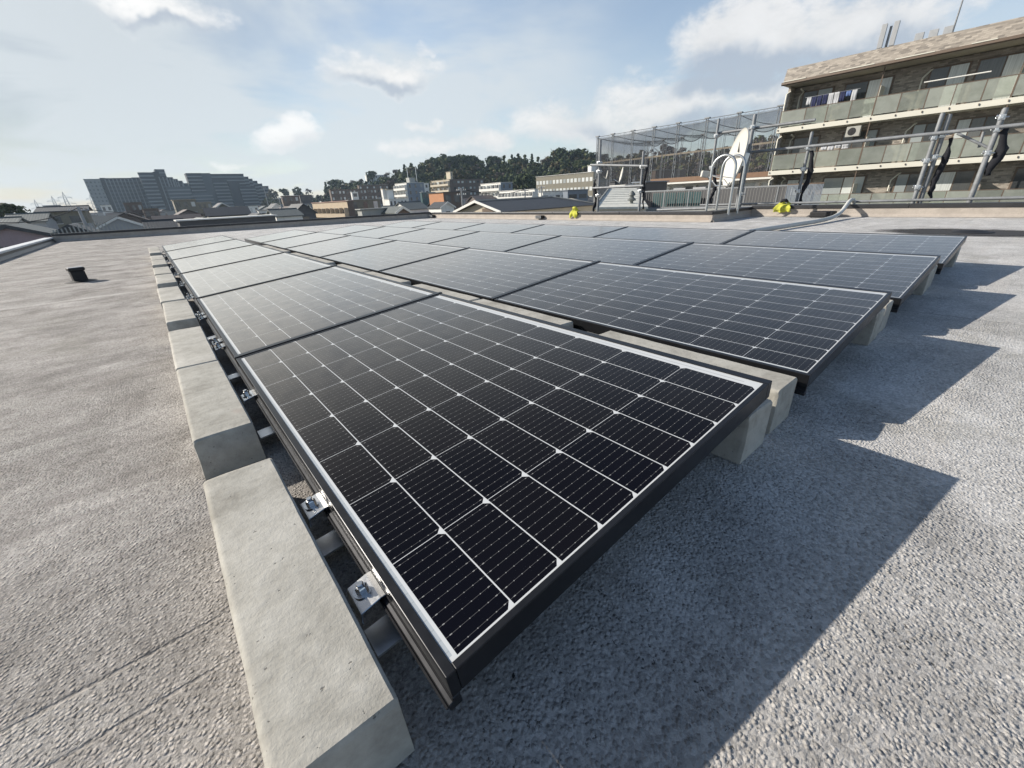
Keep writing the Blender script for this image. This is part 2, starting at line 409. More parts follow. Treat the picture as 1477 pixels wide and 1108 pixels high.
def cell_mat():
    """half-cut mono cells under glass: white back sheet between the cells, clipped corners, ten busbars, solder dots"""
    mt, g = new_mat('solar_cells')
    ob = g.coord.outputs['Object']
    u, v, z = g.sep(ob)
    def inside(c, lo, hi): return g.math('MULTIPLY', g.math('GREATER_THAN', c, lo), g.math('LESS_THAN', c, hi))
    area = g.math('MULTIPLY', inside(u, 0.0, 9 * CELL_A), inside(v, 0.0, 8 * CELL_B))
    uu = g.math('MODULO', g.math('ADD', u, CELL_A * 4), CELL_A); vv = g.math('MODULO', g.math('ADD', v, CELL_B * 4), CELL_B)
    du = g.math('MINIMUM', uu, g.math('SUBTRACT', CELL_A, uu)); dv = g.math('MINIMUM', vv, g.math('SUBTRACT', CELL_B, vv))
    line = g.math('MAXIMUM', g.math('LESS_THAN', du, 0.00098), g.math('LESS_THAN', dv, 0.00055))
    # corners are clipped on the far-u side of every half cell
    far = g.math('SUBTRACT', CELL_A, uu)
    cham = g.math('LESS_THAN', g.math('ADD', far, dv), 0.0098)
    white = g.math('MAXIMUM', line, cham)
    white = g.math('MAXIMUM', white, g.math('SUBTRACT', 1.0, area))
    # busbars run along u, ten per cell
    BB = CELL_B / 10.0
    bb = g.math('MODULO', g.math('ADD', vv, BB * 0.5), BB)
    db = g.math('ABSOLUTE', g.math('SUBTRACT', bb, BB * 0.5)); 
    db = g.math('ABSOLUTE', g.math('SUBTRACT', g.math('MODULO', vv, BB), BB * 0.5))
    bus = g.math('LESS_THAN', db, 0.00026)
    PD_ = CELL_A / 6.0
    dd = g.math('ABSOLUTE', g.math('SUBTRACT', g.math('MODULO', uu, PD_), PD_ * 0.5))
    endd = g.math('ABSOLUTE', g.math('SUBTRACT', du, 0.0085))
    dot = g.math('MULTIPLY', g.math('LESS_THAN', db, 0.00062), g.math('MAXIMUM', g.math('LESS_THAN', dd, 0.0007), g.math('LESS_THAN', endd, 0.0011)))
    # fine fingers give the faint cross hatch
    fing = g.math('LESS_THAN', g.math('MODULO', uu, 0.0016), 0.00022)
    inf = g.n.new('ShaderNodeObjectInfo')
    cellid = g.comb(g.math('FLOOR', g.math('DIVIDE', u, CELL_A)), g.math('FLOOR', g.math('DIVIDE', v, CELL_B)), g.math('MULTIPLY', inf.outputs['Random'], 50.0))
    wnz = g.n.new('ShaderNodeTexWhiteNoise'); g.l.new(cellid, wnz.inputs[0])
    cell = g.mix(wnz.outputs[0], (0.0028, 0.0034, 0.0070), (0.0062, 0.0062, 0.0088))
    cell = g.mix(g.math('MULTIPLY', fing, 0.3), cell, (0.018, 0.018, 0.02))
    cell = g.mix(g.math('MULTIPLY', bus, 0.60), cell, (0.16, 0.16, 0.16))
    cell = g.mix(g.math('MULTIPLY', dot, 0.7), cell, (0.36, 0.36, 0.35))
    # white edge with the silver connector ribbon
    hi_rib = g.math('MULTIPLY', g.math('MULTIPLY', inside(u, 9 * CELL_A + 0.009, 9 * CELL_A + 0.0125), inside(v, 0.03, 8 * CELL_B - 0.03)), 0.55)
    rib2 = g.math('MULTIPLY', inside(u, -0.0105, -0.0035), inside(v, 0.004, 8 * CELL_B - 0.004))
    seg = g.math('MULTIPLY', g.math('LESS_THAN', g.math('MODULO', g.math('ADD', v, 0.5), BB), 0.0012), 0.5)
    wcol = g.mix(hi_rib, (0.54, 0.555, 0.56), (0.30, 0.31, 0.32))
    rc = g.mix(seg, (0.33, 0.37, 0.40), (0.17, 0.19, 0.20))
    wcol = g.mix(g.math('MULTIPLY', rib2, 0.8), wcol, rc)
    c = g.mix(white, cell, wcol)
    g.l.new(c, g.p.inputs['Base Color'])
    dust = g.noise(ob, 14, 5, 0.65)
    g.p.inputs['Roughness'].default_value = 0.55
    g.p.inputs['Specular IOR Level'].default_value = 0.0
    # anti-reflective textured glass: hardly mirrors from above, strongly at a low angle
    lw = g.n.new('ShaderNodeLayerWeight'); lw.inputs[0].default_value = 0.5
    fac = g.math('ADD', 0.004, g.math('MULTIPLY', g.math('POWER', lw.outputs['Facing'], 5.2), 0.95))
    gl = g.n.new('ShaderNodeBsdfGlossy'); gl.distribution = 'GGX'
    gl.inputs['Color'].default_value = (1.0, 0.985, 0.955, 1)
    g.l.new(g.math('ADD', 0.10, g.math('MULTIPLY', dust, 0.12)), gl.inputs['Roughness'])
    mx = g.n.new('ShaderNodeMixShader')
    g2 = g.n.new('ShaderNodeBsdfGlossy'); g2.inputs['Color'].default_value = (1.0, 0.93, 0.82, 1)          # dust film that scatters low sun forward
    g.l.new(g.math('ADD', 0.44, g.math('MULTIPLY', dust, 0.14)), g2.inputs['Roughness'])
    m2 = g.n.new('ShaderNodeMixShader')
    g.l.new(g.math('MULTIPLY', g.math('POWER', lw.outputs['Facing'], 6.0), g.math('ADD', 0.74, g.math('MULTIPLY', dust, 0.85)), None, True), m2.inputs[0])
    g.l.new(g.p.outputs[0], m2.inputs[1]); g.l.new(g2.outputs[0], m2.inputs[2])
    g.l.new(fac, mx.inputs[0]); g.l.new(m2.outputs[0], mx.inputs[1]); g.l.new(gl.outputs[0], mx.inputs[2]); g.l.new(mx.outputs[0], g.o.inputs[0])
    return mt
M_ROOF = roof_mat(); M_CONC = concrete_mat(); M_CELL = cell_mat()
M_FRAME = paint('black_anodised', (0.022, 0.023, 0.026), 0.34, 0.25, 6, 0.55, spec=0.5)
M_RAIL = paint('dark_rail', (0.03, 0.031, 0.034), 0.36, 0.25, 6, 0.6)
M_GALV = paint('galvanised', (0.62, 0.64, 0.66), 0.33, 0.12, 14, 0.9)
M_STEEL = paint('stainless', (0.66, 0.66, 0.65), 0.24, 0.1, 18, 1.0)
M_PIPE = paint('scaffold_zinc', (0.22, 0.23, 0.24), 0.55, 0.3, 10, 0.25)
M_COPING = paint('dark_coping', (0.045, 0.045, 0.048), 0.42, 0.2, 4, 0.4)
M_KERB = paint('pale_metal_cap', (0.60, 0.62, 0.63), 0.5, 0.12, 3, 0.15)
M_PARA = paint('parapet_mortar', (0.36, 0.32, 0.28), 0.85, 0.22, 5, streak=0.25, bumps=0.5)
M_BLACK = paint('matt_black', (0.015, 0.015, 0.016), 0.6, 0.2, 8)
M_NETB = paint('bundled_net', (0.012, 0.013, 0.018), 0.8, 0.4, 20, bumps=0.8)
M_YEL = paint('yellow_cloth', (0.46, 0.46, 0.06), 0.85, 0.15, 20, bumps=0.4)
M_HOSE = paint('pale_hose', (0.50, 0.50, 0.47), 0.5, 0.15, 9)
M_DISH = paint('dish_white', (0.52, 0.51, 0.47), 0.5, 0.05, 3)
M_GREY = paint('grey_plastic', (0.3, 0.31, 0.32), 0.5)
# ------------------------------------------------------------------ our own roof and its parapets
GROUND = -9.3
roof_poly = [(-2.02, -6.0), (9.22, -6.0), (9.22, 3.42), (7.62, 3.42), (7.62, 13.35), (-2.05, 16.0)]
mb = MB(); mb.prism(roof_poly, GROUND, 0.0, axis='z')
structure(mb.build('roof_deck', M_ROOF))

def parapet(name, label, a, b, inward, h, w, cap_h, cap_over, wall_m, cap_m, toe=0.05, cap_top=None):
    """wall from a to b; its inner face is on the line, it thickens away from 'inward'"""
    a = Vector((*a, 0)); b = Vector((*b, 0)); d = (b - a).normalized(); n = Vector((*inward, 0)).normalized()
    L = (b - a).length
    t = thing(name, label, 'parapet wall', a)
    t.rotation_euler = (0, 0, math.atan2(d.y, d.x))
    sgn = 1 if Vector((-d.y, d.x, 0)).dot(n) > 0 else -1     # local +y towards 'inward'
    m = MB()
    m.prism([(0.0, 0.004), (sgn * toe, 0.004), (sgn * 0.004, toe), (sgn * 0.0, h - cap_h), (-sgn * w, h - cap_h), (-sgn * w, -1.2), (0.0, -1.2)], 0, L, axis='x')
    # tidy: prism along x uses (y,z)
    m.build('wall_face', wall_m, t)
    c = MB()
    n_seg = max(1, int(L / 1.9))
    for k in range(n_seg):
        x0, x1 = k * L / n_seg + (0.002 if k else 0), (k + 1) * L / n_seg - 0.002
        c.box((x0, sgn * cap_over, h - cap_h + 0.001), (x1, -sgn * (w + cap_over), h))
    o = c.build('coping', cap_top or cap_m, t); bevel(o, 0.006, 2)
    return t
parapet('roof_parapet', 'low kerb with pale metal cap along the left roof edge', (-2.02, -6.0), (-2.05, 16.0), (1, 0), 0.125, 0.16, 0.035, 0.01, M_COPING, M_KERB)
parapet('roof_parapet', 'dark far parapet with thin bright cap edge behind the panel rows', (-2.05, 16.0), (7.62, 13.35), (0, -1), 0.20, 0.15, 0.055, 0.012, M_PARA, M_COPING)
parapet('roof_parapet', 'sunlit beige mortar parapet with dark coping where the yellow cloth hangs knotted', (7.62, 13.35), (7.62, 3.42), (-1, 0), 0.178, 0.16, 0.055, 0.014, M_PARA, M_COPING)
parapet('roof_parapet', 'short shaded return of the parapet below the looped ladder rails', (7.62, 3.42), (9.22, 3.42), (0, -1), 0.178, 0.16, 0.055, 0.014, M_PARA, M_COPING)
parapet('roof_parapet', 'beige parapet on the right that the pale hose climbs over', (9.22, 3.42), (9.22, -6.0), (-1, 0), 0.195, 0.16, 0.06, 0.014, M_PARA, M_COPING)

# ------------------------------------------------------------------ solar arrays
TILT = R(5.52); PITCH_X = 1.1047; PITCH_Y = 1.372; Z0 = 0.1244
U1, V1 = 9 * CELL_A, 8 * CELL_B
def panel_mesh_frame():
    m = MB()
    zt, zb = 0.0022, -0.038
    x0, x1, y0, y1 = -0.0216, 0.800, -0.0126, 1.3285
    # four bars, mitred look: side walls 2 mm, a lip on top
    m.box((x0, y0, zb), (x0 + 0.0125, y1, zt)); m.box((x1 - 0.0195, y0, zb), (x1, y1, zt))
    m.box((x0 + 0.0126, y0, zb), (x1 - 0.0196, y0 + 0.0100, zt - 0.0002)); m.box((x0 + 0.0126, y1 - 0.0100, zb), (x1 - 0.0196, y1, zt - 0.0002))
    return m
FRAME_ME = panel_mesh_frame().mesh('panel_frame', M_FRAME)
CELL_ME = MB().box((-0.0090, -0.0025, -0.006), (0.7804, 1.3184, 0.0)).mesh('panel_laminate', M_CELL)
BAR_ME = MB().prism([(1.333, -0.03), (1.333, 0.0050), (1.353, 0.0050), (1.353, -0.03)], -0.0235, 0.806, axis='x').mesh('joint_cover', M_FRAME)
ROWNAME = ['leftmost', 'second', 'third', 'rightmost']
def panel_label(r, k, n):
    if r == 0 and k == 0: return 'solar panel closest to the camera, dark cells and white grid sharply seen'
    where = 'at the far end of' if k == n - 1 else ('at the near end of' if k == 0 else ORD[k] + ' from the near end of')
    return 'black framed solar panel %s the %s row' % (where, ROWNAME[r])
NPAN = 6
for r in range(4):
    for k in range(NPAN):
        t = thing('solar_panel', panel_label(r, k, NPAN), 'solar panel', (r * PITCH_X, k * PITCH_Y, Z0), 'solar panels in four tilted rows')
        t.rotation_euler = (0, -TILT, 0)
        f = link('frame', FRAME_ME, t); bevel(f, 0.0012, 2)
        link('cell_sheet', CELL_ME, t)
        if k < NPAN - 1:
            b = link('joint_cover', BAR_ME, t); bevel(b, 0.0015, 2)

# rails with their clamps and the flat bars that run under the ballast
def hexbolt(m, c, r, h, mi=0):
    x, y, z = c
    m.lathe([(r * 1.55, z), (r * 1.55, z + 0.0018)], 18, mi, Matrix.Translation((x, y, 0)))
    m.lathe([(r * 1.0, z + 0.0019), (r, z + h * 0.85), (r * 0.86, z + h)], 6, mi, Matrix.Translation((x, y, 0)))
    m.lathe([(r * 0.62, z + h), (r * 0.62, z + h + 0.004), (r * 0.5, z + h + 0.005)], 12, mi, Matrix.Translation((x, y, 0)))
RAIL_L = NPAN * PITCH_Y
plate = MB()
plate.prism([(-0.0215, -0.040), (-0.0215, -0.0372), (-0.030, -0.0365), (-0.060, -0.0415), (-0.0635, -0.060), (-0.0607, -0.060), (-0.0578, -0.0445), (-0.030, -0.0395)], -0.027, 0.027)
PLATE_ME = plate.mesh('bracket', M_STEEL)
bolt = MB(); hexbolt(bolt, (-0.044, 0.004, -0.039), 0.0085, 0.012)
BOLT_ME = bolt.mesh('bolt', M_STEEL)
BAR2_ME = MB().box((-0.0652 + 0.001, -0.024, -0.094), (0.42, 0.024, -0.090)).mesh('cross_bar', M_GALV)
railm = MB()
railm.prism([(-0.0225, -0.0385), (-0.0225, -0.044), (-0.0285, -0.0455), (-0.0285, -0.056), (-0.0255, -0.0575), (-0.012, -0.0575), (-0.012, -0.0385)], -0.0125, RAIL_L - 0.03)
railm.prism([(-0.0287, -0.0470), (-0.0320, -0.0470), (-0.0320, -0.0500), (-0.0287, -0.0500)], -0.0125, RAIL_L - 0.03)
RAIL_ME = railm.mesh('rail_profile', M_RAIL)
clampv = [0.187, 0.43, 1.075, 1.70, 1.79, 2.35, 2.44, 3.05, 3.14, 3.80, 4.45, 5.15, 5.85, 6.6, 7.4]
barv = [0.150, 0.378, 0.905, 1.445, 2.10, 2.75, 3.4, 4.1, 4.9, 5.7, 6.6, 7.5]
for r in range(4):
    lab = ['dark mounting rail with steel clamps beside the leftmost line of concrete', 'dark mounting rail under the low edge of the second panel row',
           'dark mounting rail under the low edge of the third panel row', 'dark mounting rail under the low edge of the rightmost panel row'][r]
    t = thing('mounting_rail', lab, 'mounting rail', (r * PITCH_X, 0, Z0), 'rails under the panel rows')
    t.rotation_euler = (0, -TILT, 0)
    o = link('rail_profile', RAIL_ME, t); bevel(o, 0.001, 1)
    if r == 0:
        for v in clampv:
            p = link('bracket', PLATE_ME, t); p.location = (0, v, 0); bevel(p, 0.0008, 1)
            b = link('bolt', BOLT_ME, p)
        for v in barv:
            p = link('cross_bar', BAR2_ME, t); p.location = (0, v, 0)
    else:
        for v in barv[:3]:
            p = link('cross_bar', BAR2_ME, t); p.location = (0, v, 0)

# concrete ballast: profile with one rounded edge, length along y
def block_mesh(name, L, h, w=0.123, seed=0, rough_end=0.0):
    rr = random.Random(seed)
    prof = []
    rad = 0.010
    prof.append((-w / 2 - 0.006, 0.0))
    prof.append((-w / 2 - 0.002, h * 0.45))
    for k in range(6):
        a = math.pi - k / 5 * math.pi / 2
        prof.append((-w / 2 + rad + rad * math.cos(a), h - rad + rad * math.sin(a)))
    prof += [(-w / 6, h + 0.0006), (w / 6, h), (w / 2 - 0.004, h - 0.0004), (w / 2, h - 0.004), (w / 2 + 0.001, h * 0.5), (w / 2 + 0.002, 0.0)]
    n = len(prof); ys = [0, 0.004, 0.012] + [0.03 + (L - 0.06) * k / 14 for k in range(15)] + [L - 0.012, L - 0.004, L]
    bmv, fs = [], []
    for i, y in enumerate(ys):
        end = i in (0, len(ys) - 1)
        for j, (x, z) in enumerate(prof):
            s = 0.0
            nz = noise.noise(Vector((x * 60 + seed * 7, y * 60, z * 60)))
            nz2 = noise.noise(Vector((x * 9 + seed * 3, y * 9, z * 9)))
            inset = 0.0026 if end else 0.0
            top = z > h * 0.8
            q = 0.0007 * nz + 0.0009 * nz2
            yy = y
            if end:
                yy += (0.0018 * nz + (rough_end * max(0, nz2 + 0.35) if (top and i == 0) else 0)) * (1 if i == 0 else -1)
            cx, cz = x, z
            if end and top: cz -= 0.0026 + abs(nz) * 0.002 + (rough_end * 0.5 if i == 0 else 0)
            if end: cx *= 0.985
            bmv.append((cx + q, yy, max(0.0, cz + (q if z > 0.001 else 0))))
    for i in range(len(ys) - 1):
        for j in range(n): fs.append([i*n + j, (i+1)*n + j, (i+1)*n + (j+1) % n, i*n + (j+1) % n])
    fs.append(list(range(n))); fs.append([(len(ys)-1)*n + j for j in range(n)][::-1])
    m = MB(); m.add(bmv, fs)
    me = m.mesh(name, M_CONC); me.polygons.foreach_set('use_smooth', [True] * len(me.polygons))
    me.set_sharp_from_angle(angle=R(38)); return me
BLK = [block_mesh('concrete_block', 0.606, 0.106, seed=s, rough_end=(0.006 if s == 0 else 0.002)) for s in range(4)]
BLKB = [block_mesh('concrete_block', 0.606, 0.119, seed=s + 20, rough_end=(0.004 if s == 0 else 0.002)) for s in range(3)]
BLKA = [block_mesh('concrete_block', 0.600, 0.121, seed=s + 10, rough_end=0.003) for s in range(2)]
LEFT_Y = [0.014, 0.815, 1.428, 2.238, 2.888, 3.735, 4.395, 5.285, 5.935, 7.03, 7.66]
ROW_Y = [0.006, 0.79, 1.418, 2.165, 2.80, 3.60, 4.24, 5.1, 5.74]
names = ['nearest the camera', 'second from the camera', 'third from the camera', 'fourth from the camera', 'fifth from the camera', 'sixth from the camera',
         'seventh from the camera', 'eighth from the camera', 'ninth from the camera', 'tenth from the camera', 'last and farthest']
for r in range(4):
    ys = LEFT_Y if r == 0 else ROW_Y
    for i, y in enumerate(ys):
        o = link('concrete_block', BLK[i % 4] if r == 0 else BLKB[(i + r) % 3])
        o.location = ((-0.1255 if r == 0 else -0.1010) + r * PITCH_X + rng.uniform(-.002, .002), y, 0.0012)
        o.rotation_euler = (0, 0, rng.uniform(-.006, .006) if (r or i) else -0.004)
        line = ['in the open line left of all panels', 'between leftmost and second panel rows', 'between second and third panel rows',
                'between third and rightmost panel rows'][r]
        tag(o, 'concrete block %s %s' % (names[i], line), 'concrete block', 'concrete ballast blocks')
    for i, y in enumerate((0.0, 0.66)):
        o = link('concrete_block', BLKA[i]); o.location = (0.822 + r * PITCH_X, y, 0.0012)
        o.rotation_euler = (0, 0, rng.uniform(-.005, .005) + (math.pi if False else 0))
        tag(o, 'concrete block under the raised edge of the %s panel row, %s' % (ROWNAME[r], 'end showing' if i == 0 else 'behind another'), 'concrete block', 'blocks under the raised panel edges')
# ------------------------------------------------------------------ small things on the roof
def wob_tube(name, pts, r, mat, parent=None, n=12):
    m = MB(); m.tube(pts, r, n); o = m.build(name, mat, parent, True); return autosmooth(o, 50)
def bez(p, k=8):
    """smooth path through points (Catmull-Rom)"""
    p = [Vector(q) for q in p]; out = []
    for i in range(len(p) - 1):
        a, b, c, d = p[max(i-1, 0)], p[i], p[i+1], p[min(i+2, len(p)-1)]
        for j in range(k):
            t = j / k
            out.append(0.5 * ((2*b) + (c-a)*t + (2*a-5*b+4*c-d)*t*t + (3*b-a-3*c+d)*t**3))
    out.append(p[-1]); return out
vt = thing('roof_vent', 'squat black roof vent with grey cap standing alone on the left deck', 'roof vent', (-0.77, 5.62, 0))
m = MB(); m.box((-0.052, -0.052, 0.004), (0.052, 0.052, 0.104)); m.lathe([(0.125, 0.002), (0.10, 0.007), (0.075, 0.012)], 24)
bevel(m.build('pipe', M_BLACK, vt), 0.008, 2)
m = MB(); m.box((-0.060, -0.060, 0.1045), (0.060, 0.060, 0.134))
bevel(m.build('cap', M_BLACK, vt), 0.006, 2)
m = MB(); m.box((-0.054, -0.054, 0.1342), (0.054, 0.054, 0.1372))
bevel(m.build('lid', M_GREY, vt), 0.001, 1)
vt.rotation_euler = (0, 0, 0.25)

hp = [(5.2, 2.06, 0.04), (6.2, 1.955, 0.04), (7.0, 1.87, 0.04), (7.6, 1.805, 0.042), (8.2, 1.79, 0.055), (8.7, 1.815, 0.10), (9.02, 1.84, 0.19), (9.2, 1.855, 0.245), (9.36, 1.86, 0.26), (9.52, 1.86, 0.20), (9.58, 1.86, -0.2), (9.6, 1.86, -2)]
ho = wob_tube('hose', bez(hp, 10), 0.030, M_HOSE)
tag(ho, 'pale hose running over the deck and climbing over the right parapet', 'hose')
dm = MB(); dm.box((8.93, 1.98, 0.002), (9.19, 2.32, 0.10)); 
o = dm.build('drain_cover', M_BLACK); bevel(o, 0.02, 3); tag(o, 'large black drain grille in the parapet corner beside the pale hose', 'drain cover')
for (px, py, lab) in ((623.5, 313.5, 'small black scupper grille at the foot of the parapet near the far corner'), (778.5, 315.5, 'small black scupper grille at the parapet foot left of the yellow cloth')):
    p = PX(px, py, 7.55)
    t = thing('drain_cover', lab, 'drain cover', (7.555, p.y, 0.0), 'scupper grilles')
    m = MB(); m.box((-0.06, -0.11, 0.03), (0.062, 0.11, 0.105)); o = m.build('housing', M_BLACK, t); bevel(o, 0.012, 2)
    m = MB()
    for k in range(6): m.box((-0.067, -0.095 + k * 0.036, 0.035), (-0.0605, -0.083 + k * 0.036, 0.10))
    m.build('grille', M_GREY, t)
p = PZ(1402, 335.5, 0.0)
t = thing('roof_drain', 'round flat roof drain in a dark wet stain on the right deck', 'roof drain', (p.x, p.y, 0.0))
m = MB(); m.lathe([(0.17, 0.003), (0.165, 0.008), (0.12, 0.012), (0.1, 0.022), (0.04, 0.026)], 28)
autosmooth(m.build('grate', M_BLACK, t, True))
mt, g = new_mat('wet_stain')
ob = g.coord.outputs['Object']; rr = g.vmath('LENGTH', g.vmath('MULTIPLY', ob, (1.0, 0.55, 0.0)), None, 1)
st = g.math('ADD', rr, g.math('MULTIPLY', g.math('SUBTRACT', g.noise(ob, 4, 5, 0.6), 0.5), 0.35))
al = g.smooth(st, 0.52, 0.22, 0.0, 0.85)
g.p.inputs['Base Color'].default_value = (0.045, 0.042, 0.04, 1); g.p.inputs['Roughness'].default_value = 0.7
g.l.new(al, g.p.inputs['Alpha'])
m = MB(); m.lathe([(1.0, 0.0015), (0.5, 0.0019), (0.02, 0.002)], 30); m.build('stain', mt, t)

def cloth(name, label, loc, w, drop, over, seed, rot=0.0):
    """yellow cloth tied round something on the coping: hangs down the inner face (towards -x)"""
    nu, nv = 26, 30
    vs, fs = [], []
    for i in range(nu):
        for j in range(nv):
            a = i / (nu - 1) - 0.5; b = j / (nv - 1)
            wid = w * (0.62 + 0.38 * min(1, b * 1.4))
            nz = noise.noise(Vector((a * 5 + seed, b * 4, seed))); nz2 = noise.noise(Vector((a * 13, b * 9 + seed, 2)))
            y = a * wid + 0.02 * nz
            if b < 0.25:
                x = over * (1 - b / 0.25); z = 0.015 + 0.05 * (1 - abs(b - 0.12) / 0.13) * (0.5 + nz)
            else:
                t = (b - 0.25) / 0.75
                x = -0.03 - 0.03 * math.sin(t * 3.0) - 0.009 * math.cos(a * 13 + seed) * (0.3 + t)
                z = 0.01 - drop * t * (1 + 0.2 * nz + ((0.22 if seed < 4 else 0.05) * math.cos(a * 11 + seed)))
            vs.append((x + 0.004 * nz2, y, z + 0.004 * nz2))
    for i in range(nu - 1):
        for j in range(nv - 1): fs.append([i*nv+j, (i+1)*nv+j, (i+1)*nv+j+1, i*nv+j+1])
    t = thing(name, label, 'cloth', loc, 'yellow padding cloths'); t.rotation_euler = (0, 0, rot)
    o = MB().add(vs, fs).build('drape', M_YEL, t, True)
    s = o.modifiers.new('solid', 'SOLIDIFY'); s.thickness = 0.006
    m = MB(); m.tube([(0.03, -0.05, 0.055), (0.0, -0.02, 0.085), (-0.01, 0.03, 0.08), (0.02, 0.06, 0.05)], [0.02, 0.03, 0.032, 0.018], 10)
    m.build('knot', M_NETB if seed > 4 else M_YEL, t, True)
    return t
p = PX(829, 308, 7.62)
cloth('cloth', 'yellow cloth hanging in two points over the long beige parapet', (7.62, p.y, 0.182), 0.25, 0.12, 0.12, 2.0)
p = PX(1130, 297, 9.2)
cloth('cloth', 'yellow cloth bag with black knot on the parapet by the ladder return', (9.2, p.y, 0.20), 0.30, 0.13, 0.14, 6.0)

# ------------------------------------------------------------------ scaffolding round the building
def scaf_pole(label, bot, top, r=0.0255, couplers=(), net=None, twin=None):
    b = Vector(bot); t = Vector(top)
    x, y = (b.x + t.x) / 2, (b.y + t.y) / 2
    o = thing('scaffold_pole', label, 'scaffold pole', (x, y, 0), 'scaffold poles along the parapet')
    m = MB(); m.tube([(0, 0, GROUND), (0, 0, b.z), (0, 0, t.z)], r, 14); m.tube([(0, 0, t.z + 0.001), (0, 0, t.z + 0.012)], r * 0.8, 14)
    autosmooth(m.build('tube', M_PIPE, o))
    for z in couplers:
        m = MB(); m.box((-0.04, -0.035, z - 0.035), (0.045, 0.035, z + 0.035)); m.box((-0.085, -0.02, z - 0.022), (-0.041, 0.02, z + 0.022))
        m.tube([(0.02, -0.07, z), (0.02, 0.07, z)], 0.010, 8); m.tube([(0, 0.04, z + 0.02), (0, 0.062, z + 0.02)], 0.02, 6)
        c = m.build('coupler', M_GALV, o); bevel(c, 0.006, 2)
    if net:
        z0, z1, rad, side = net
        pts, rs = [], []
        for k in range(15):
            f = k / 14; z = z1 + (z0 - z1) * f
            pts.append((side[0] + 0.02 * math.sin(f * 9 + x), side[1] + 0.025 * math.sin(f * 7 + y * 3), z))
            rs.append(rad * (0.35 + 0.75 * math.sin(math.pi * (0.12 + 0.8 * f))) * (1 + 0.25 * noise.noise(Vector((x, y, f * 9)))))
        m = MB(); m.tube(pts, rs, 12); o2 = m.build('rolled_net', M_NETB, o, True)
        for v in o2.data.vertices:
            v.co += Vector((noise.noise(v.co * 14), noise.noise(v.co * 14 + Vector((5, 0, 0))), 0)) * 0.026
    return o
def on(px0, py0, px1, py1, X): return PX(px0, py0, X), PX(px1, py1, X)
XA, XB = 8.3, 9.75
b, t_ = on(866, 295, 862.5, 203, XA); scaf_pole('leftmost scaffold pole, with dark rolled net hanging at its left side', b, t_, 0.030, (0.5, 1.0, 1.18), (0.12, 0.85, 0.035, (-0.02, 0.085)))
b, t_ = on(923, 293, 928, 219, XA); scaf_pole('short scaffold pole wrapped in dark netting right of the corrugated roof', b, t_, 0.026, (0.55, 1.02), (0.2, 1.15, 0.027, (0.03, -0.07)))
b, t_ = on(1019, 296, 1037.5, 172, XB); scaf_pole('thin scaffold pole behind the looped ladder rails', b, t_, 0.026, (0.95, 1.55), (0.2, 0.95, 0.035, (0.03, -0.08)))
b, t_ = on(1069, 290, 1088, 166, XB); scaf_pole('thick scaffold pole standing just right of the white dish', b, t_, 0.034, (0.4, 1.62))
b, t_ = on(1149, 288, 1172, 191, XB); scaf_pole('scaffold pole with dark bundled net, between dish and twin poles', b, t_, 0.026, (0.42, 0.8, 1.15), (0.15, 1.1, 0.036, (0.03, -0.08)))
b, t_ = on(1317, 291, 1360, 164, XB); scaf_pole('left one of the twin scaffold poles at the right parapet', b, t_, 0.030, (0.42, 0.80, 1.12))
b, t_ = on(1329, 288, 1369, 166, XB + 0.05); scaf_pole('right one of the twin scaffold poles, dark net bundled behind it', b, t_, 0.030, (0.85, 1.15), (0.2, 1.1, 0.04, (0.05, -0.10)))
b, t_ = on(1402, 284, 1449, 157, XB); scaf_pole('rightmost scaffold pole with a bulging dark net bundle', b, t_, 0.034, (0.85, 1.15, 1.3), (0.55, 1.15, 0.05, (0.03, -0.10)))
def scaf_rail(label, pts, r=0.024):
    m = MB(); m.tube(pts, r, 12)
    o = autosmooth(m.build('scaffold_rail', M_PIPE)); tag(o, label, 'scaffold rail', 'horizontal scaffold tubes'); return o
e = 0.06
scaf_rail('upper tube between the two left scaffold poles', [PX(852, 238, XA - e), PX(934, 239.5, XA - e)])
scaf_rail('lower tube between the two left scaffold poles', [PX(855, 271.5, XA - e), PX(928, 268, XA - e)])
scaf_rail('high scaffold tube passing behind the white dish towards the flats', [PX(1034, 192.5, XB + e), PX(1176, 173, XB + e)], 0.026)
scaf_rail('long scaffold tube running right at chest height past the twin poles', [PX(1076, 220.5, XB - e), PX(1640, 163, XB - e)], 0.026)
scaf_rail('low scaffold tube lying along the outer side of the right parapet', [PX(1010, 296, XB - 0.2), PX(1640, 281.5, XB - 0.2)], 0.022)
scaf_rail('slanting scaffold brace between twin poles and rightmost pole', [PX(1381, 192.5, XB + e), PX(1427, 214, XB + e)], 0.018)
scaf_rail('short upright scaffold tube beside the slanting brace', [PX(1419, 190, XB + 0.2), PX(1412, 213, XB + 0.2)], 0.018)
scaf_rail('white toe tube lying on the outer ledge left of the ladder rails', [PX(948, 303, 8.05), PX(1020, 300.5, 8.05)], 0.026)

M_PIPE2 = paint('ladder_zinc', (0.42, 0.44, 0.45), 0.38, 0.15, 9, 0.8)
